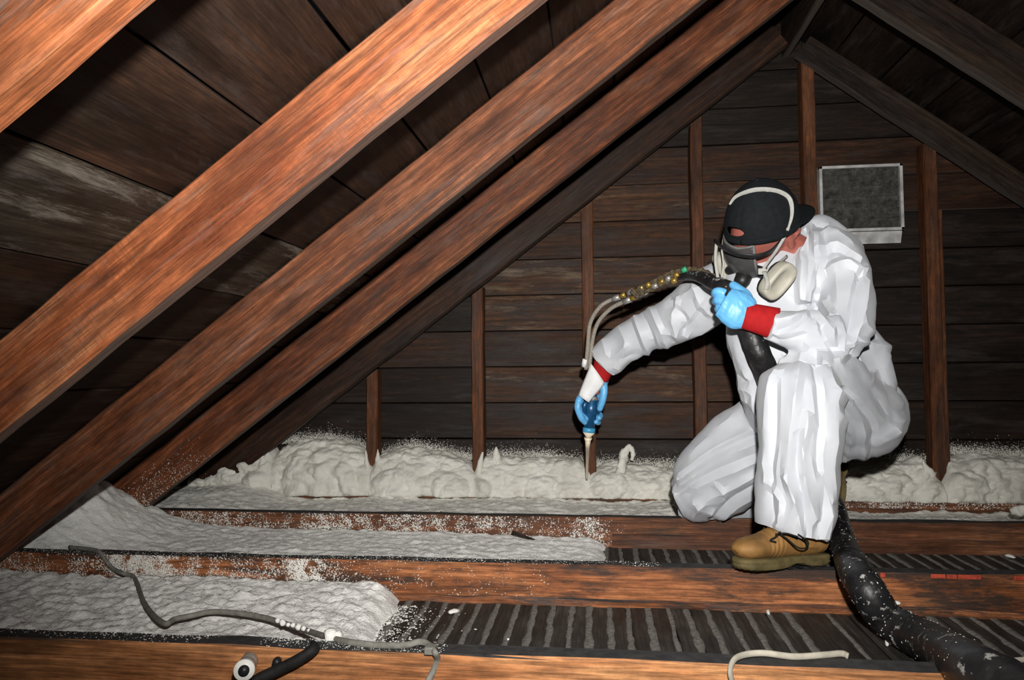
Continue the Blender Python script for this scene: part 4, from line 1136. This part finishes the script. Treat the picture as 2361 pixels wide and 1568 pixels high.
R_ = R_*(1+.035*perlin(np.stack([np.arange(n)*.23, np.zeros(n), np.zeros(n)], 1))+.028*np.abs(np.sin(np.arange(n)*.55))*ss(120, 180, np.arange(n)))
V, F = tube_vf(P, R_, 28); V = V+.0022*fbm(V*26, 3)[:, None]*np.array([.6, .6, .6])+.0016*crumple(V, 16, 4)[:, None]
hp_(mesh_np('hose_sleeve', V, F, M['hose']))
T_, N_, B_ = frames(P, FW); r = np.random.default_rng(12); m_ = 380; ii = r.integers(150, len(P)-30, m_); aa = r.uniform(0, 6.28, m_)
dn = -(N_[ii]*np.cos(aa)[:, None]+B_[ii]*np.sin(aa)[:, None]); o = flecks('foam_specks', P[ii]-dn*0+(-dn)*(R_[ii]+.0008)[:, None], -dn, None, (.0006, .0026), seed=9)
del o['category']; del o['kind']; o['kind'] = 'stuff'; hp_(o)
for u, v, du, dv, h in [(2066, 1390, 12, 5, .002), (2085, 1421, 9, 6, .035), (2135, 1462, 7, 6, .04), (2137, 1497, 9, 15, .05), (2108, 1453, 5, 3, .03), (2275, 1551, 16, 9, .075), (1936, 1226, 13, 6, .05), (2045, 1480, 5, 12, .0), (2103, 1496, 4, 9, .0)]:
    d = FW+RT*(u-1180.5)/FPX-UP*(v-784)/FPX
    # nearest point of the hose's surface to this line of sight
    rel = P-CAM; t = rel@d/(d@d); dist = np.linalg.norm(rel-t[:, None]*d, axis=1); i = int(np.argmin(dist+(P[:, 1] > 1.3)*9)); tt = t[i]-math.sqrt(max(R_[i]**2-dist[i]**2, 1e-8))/np.linalg.norm(d)
    c = CAM+d*tt
    bm = bmesh.new(); bmesh.ops.create_icosphere(bm, subdivisions=2, radius=1); W_ = np.array([q.co for q in bm.verts]); sx, sy = px(du, c), px(dv, c)
    W_ = W_[:, :1]*sx*RT+W_[:, 2:3]*sy*UP+W_[:, 1:2]*.006*FW; W_ = W_*(1+.5*fbm(W_*60+u, 2))[:, None]
    for q, cc in zip(bm.verts, W_): q.co = cc+c
    hp_(mesh_bm('foam_spot', bm, M['foam_fresh'], smooth=True))


def cable(name, pts, r, mat, label, r2=None, ref=(0, 0, 1)):
    P = catmull(pts, 8); return tag(tube(name, P, r, mat, k=10, R2=r2, ref=ref), label, 'cable')


cb = cable('grey_cable', [atz(160, 1262, .006), atz(200, 1266, .008), atz(228, 1272, .007), at(243, 1292, .598), at(262, 1312, .588), at(285, 1322, .56), atz(305, 1328, -.052), atz(316, 1345, -.054), atz(330, 1385, -.054), atz(355, 1420, -.050), atz(382, 1438, -.048), atz(402, 1428, -.048), atz(440, 1420, -.047), atz(485, 1411, -.045), atz(540, 1413, -.045), atz(600, 1422, -.044), atz(645, 1434, -.042), atz(700, 1452, -.03), atz(745, 1466, -.010),
                         atz(790, 1478, .004), atz(860, 1487, .006), atz(930, 1488, .006), atz(968, 1480, .010), atz(990, 1488, .009), atz(1003, 1505, .008), atz(1008, 1520, -.01), atz(1000, 1545, -.03), atz(985, 1575, -.05)],
           .0062, M['cable_grey'], 'grey sheathed cable snaking over the foam and stapled to the nearest joist', r2=.0045)
for i, (u, v, z, rr) in enumerate([(641, 1431, -.036, .006), (652, 1436, -.034, .007), (664, 1440, -.032, .005), (676, 1442, -.03, .0055), (688, 1446, -.028, .007), (700, 1450, -.024, .006), (712, 1453, -.02, .004), (764, 1466, .004, .014), (782, 1466, .004, .009)]):
    bm = bmesh.new(); bmesh.ops.create_icosphere(bm, subdivisions=2, radius=rr); W_ = np.array([q.co for q in bm.verts]); c = atz(u, v, z)
    W_ = W_*(1+.5*fbm(W_*70+i*3, 2))[:, None]
    for q, cc in zip(bm.verts, W_): q.co = cc+c
    mesh_bm('foam_crust', bm, M['foam_fresh'], cb, True)
bx_ = box_vf(atz(993, 1497, .008), (.020, .022, .014)); o = mesh_np('cable_staple', *bx_, M['cable_grey'], smooth=False); add_bevel(o, .002)
tag(o, 'square staple clamping the grey cable to the nearest joist top', 'staple')
cable('white_cable', [atz(1700, 1600, -.05), atz(1684, 1555, -.01), atz(1690, 1525, .008), atz(1712, 1511, .012), atz(1760, 1506, .010), atz(1830, 1514, .006), atz(1900, 1510, .006), atz(1940, 1507, .006), atz(1956, 1513, .005)], .0058, M['cable_white'],
      'dirty white cable looping onto the nearest joist below the boot', r2=.0040)
cable('white_cable', [atz(2295, 1524, .004), atz(2330, 1524, .005), atz(2361, 1521, .005), atz(2440, 1518, .006)], .005, M['cable_white'], 'short end of white cable on the nearest joist at the right edge', r2=.0038)
cable('black_cable', [at(560, 1600, -.05), at(590, 1570, -.045), at(640, 1545, -.035), at(690, 1520, -.03), at(722, 1498, -.02), atz(727, 1485, .006)], [.006]+[.0105]*32+[.011]*4+[.013, .012, .008, .003], M['tar'],
      'stiff black tarred cable rising from the lower edge onto the nearest joist', r2=[.006]+[.0095]*32+[.009]*4+[.006, .005, .004, .002])
# porcelain tube stuck through the joist, nail-like round end beside it
ti = empty('porcelain_insulator', at(572, 1540, -.05)); tag(ti, 'grey porcelain tube insulator with white rim sticking out of the nearest joist', 'insulator')
a = at(562, 1547, -.085); b = at(577, 1521, .004); dd = (a-b)/np.linalg.norm(a-b)
for nm, t0, t1, rr, mt in [('tube', .0, .040, .0155, 'porcelain'), ('tube_collar', .040, .062, .0165, 'porcelain'), ('tube_rim', .062, .068, .0185, 'porcelain_white')]:
    ln = np.linalg.norm(a-b)/.07; reparent(tube(nm, np.array([b+dd*t0*ln, b+dd*(t0+.002)*ln, b+dd*(t1-.002)*ln, b+dd*t1*ln]), [rr*.92, rr, rr, rr*.92], M[mt], k=24), ti)
reparent(tube('tube_bore', np.array([a-dd*.004, a+dd*.0012]), .0095, M['blackp'], k=20), ti)
tag(tube('iron_bolt', np.array([at(640, 1524, -.004), at(638, 1527, -.030)]), .008, M['blackp'], k=14), 'round black bolt end beside the tarred cable', 'bolt')
# splinter of wood on the thin blanket, bent wire by the eave
tag(tube('wood_splinter', catmull([atz(1183, 1228, -.045), atz(1205, 1236, -.052), atz(1240, 1247, -.075)], 4), [.007, .007, .006, .006, .005, .005, .004, .003, .002], M['rafter_dark'], k=6), 'dark splinter of wood poking from the grey foam', 'splinter')
tag(tube('bent_wire', catmull([at(617, 953, 1.87), at(612, 985, 1.87), at(607, 1004, 1.87), at(585, 1008, 1.87)], 4), .0012, M['galv'], k=6), 'thin bent wire above the tallest foam heap', 'wire')

# gable vent
VY = 1.842
vc = at(1985, 458, VY); vent = empty('gable_vent', vc); tag(vent, 'square galvanised metal vent with dusty screen set in the gable wall', 'vent')
cA = at(1888, 381, VY); cB = at(2082, 381, VY); cC = at(2081, 535, VY); cD = at(1890, 532, VY)
x0_, x1_ = (cA[0]+cD[0])/2, (cB[0]+cC[0])/2; z1_, z0_ = (cA[2]+cB[2])/2, (cC[2]+cD[2])/2


def vp(nm, c, s, mat, par=None, R=np.eye(3), bev=.001):
    o = mesh_np(nm, *box_vf(c, s, R), mat, smooth=False); add_bevel(o, bev, 1); reparent(o, vent); return o


fw_ = .012; mx, mz = (x0_+x1_)/2, (z0_+z1_)/2; wx, wz = x1_-x0_, z1_-z0_
vp('frame_bar', (mx, VY, z1_-fw_/2), (wx, .02, fw_), M['galv']); vp('frame_bar', (mx, VY, z0_+fw_/2), (wx, .02, fw_), M['galv'])
vp('frame_bar', (x0_+fw_/2, VY, mz), (fw_, .02, wz), M['galv']); vp('frame_bar', (x1_-fw_/2, VY, mz), (fw_, .02, wz), M['galv'])
vp('lower_flange', (mx, VY+.012, z0_-.026), (wx*.97, .004, .052), M['galv'], R=np.array([[1, 0, 0], [0, .94, -.34], [0, .34, .94]]))
for s in (x0_+.002, x1_-.002): vp('side_wall', (s, VY+.028, mz), (.003, .055, wz), M['galv'])
an = math.radians(38)
for i in range(6):
    z = z0_+.03+i*(wz-.05)/5; vp('slat', (mx, VY+.030, z), (wx-.02, .004, .062), M['dustgrey'], R=np.array([[1, 0, 0], [0, math.cos(an), -math.sin(an)], [0, math.sin(an), math.cos(an)]]))
vp('backing', (mx, VY+.052, mz), (wx, .003, wz), M['blackp'])
parts = []
for i in range(56):
    x = x0_+fw_+(wx-2*fw_)*(i+.5)/56; parts.append(box_vf((x, VY+.004, mz), (.0009, .0009, wz-fw_*2)))
for i in range(48):
    z = z0_+fw_+(wz-2*fw_)*(i+.5)/48; parts.append(box_vf((mx, VY+.004, z), (wx-fw_*2, .0009, .0009)))
o = mesh_np('screen', *join_vf(parts), M['dustgrey'], smooth=False); o['kind'] = 'stuff'; reparent(o, vent)
r = np.random.default_rng(5); n = 9000; x = r.uniform(x0_+fw_, x1_-fw_, n); z = r.uniform(z0_+fw_, z1_-fw_, n)
k = r.uniform(0, 1, n) < .42+1.1*fbm(np.stack([x*22, z*50, x*0], 1), 3)+.25*ss(z1_-.05, z1_, z)-.7*np.exp(-(((z-z0_)/((z1_-z0_)/5)+.35) % 1-.5)**2/.006)
o = flecks('dust', np.stack([x, x*0+VY+.003, z], 1)[k], (0, -1, 0), None, (.0015, .0034), M['dustgrey'], seed=3); reparent(o, vent); del o['category']
# flakes of red paint left along the top of the boot joist, far right
M['redpaint'] = plain('red_paint_flakes', (.36, .055, .03), .7, .2, vary=.4, scale=60)
for u0, u1 in ((2146, 2180), (2183, 2206), (2209, 2262), (2338, 2375), (2030, 2042)):
    a_ = at(u0, 1331, .6085); b_ = at(u1, 1331.5, .6085); cz = -.0065
    o = mesh_np('paint_flake', *box_vf(((a_[0]+b_[0])/2, .6085, cz), (b_[0]-a_[0], .003, .011)), M['redpaint'], smooth=False); add_bevel(o, .001, 1)
    tag(o, {2146: 'red paint flake on the boot joist, left end of a row of three', 2183: 'smallest red paint flake, middle of the row of three on the boot joist', 2209: 'longest red paint flake on the top edge of the boot joist', 2338: 'red paint flake on the boot joist at the right edge of the view', 2030: 'tiny red paint flake on the boot joist beside the black hose'}[u0], 'paint flake', 'red paint flakes on the boot joist')
#@@ITEMS
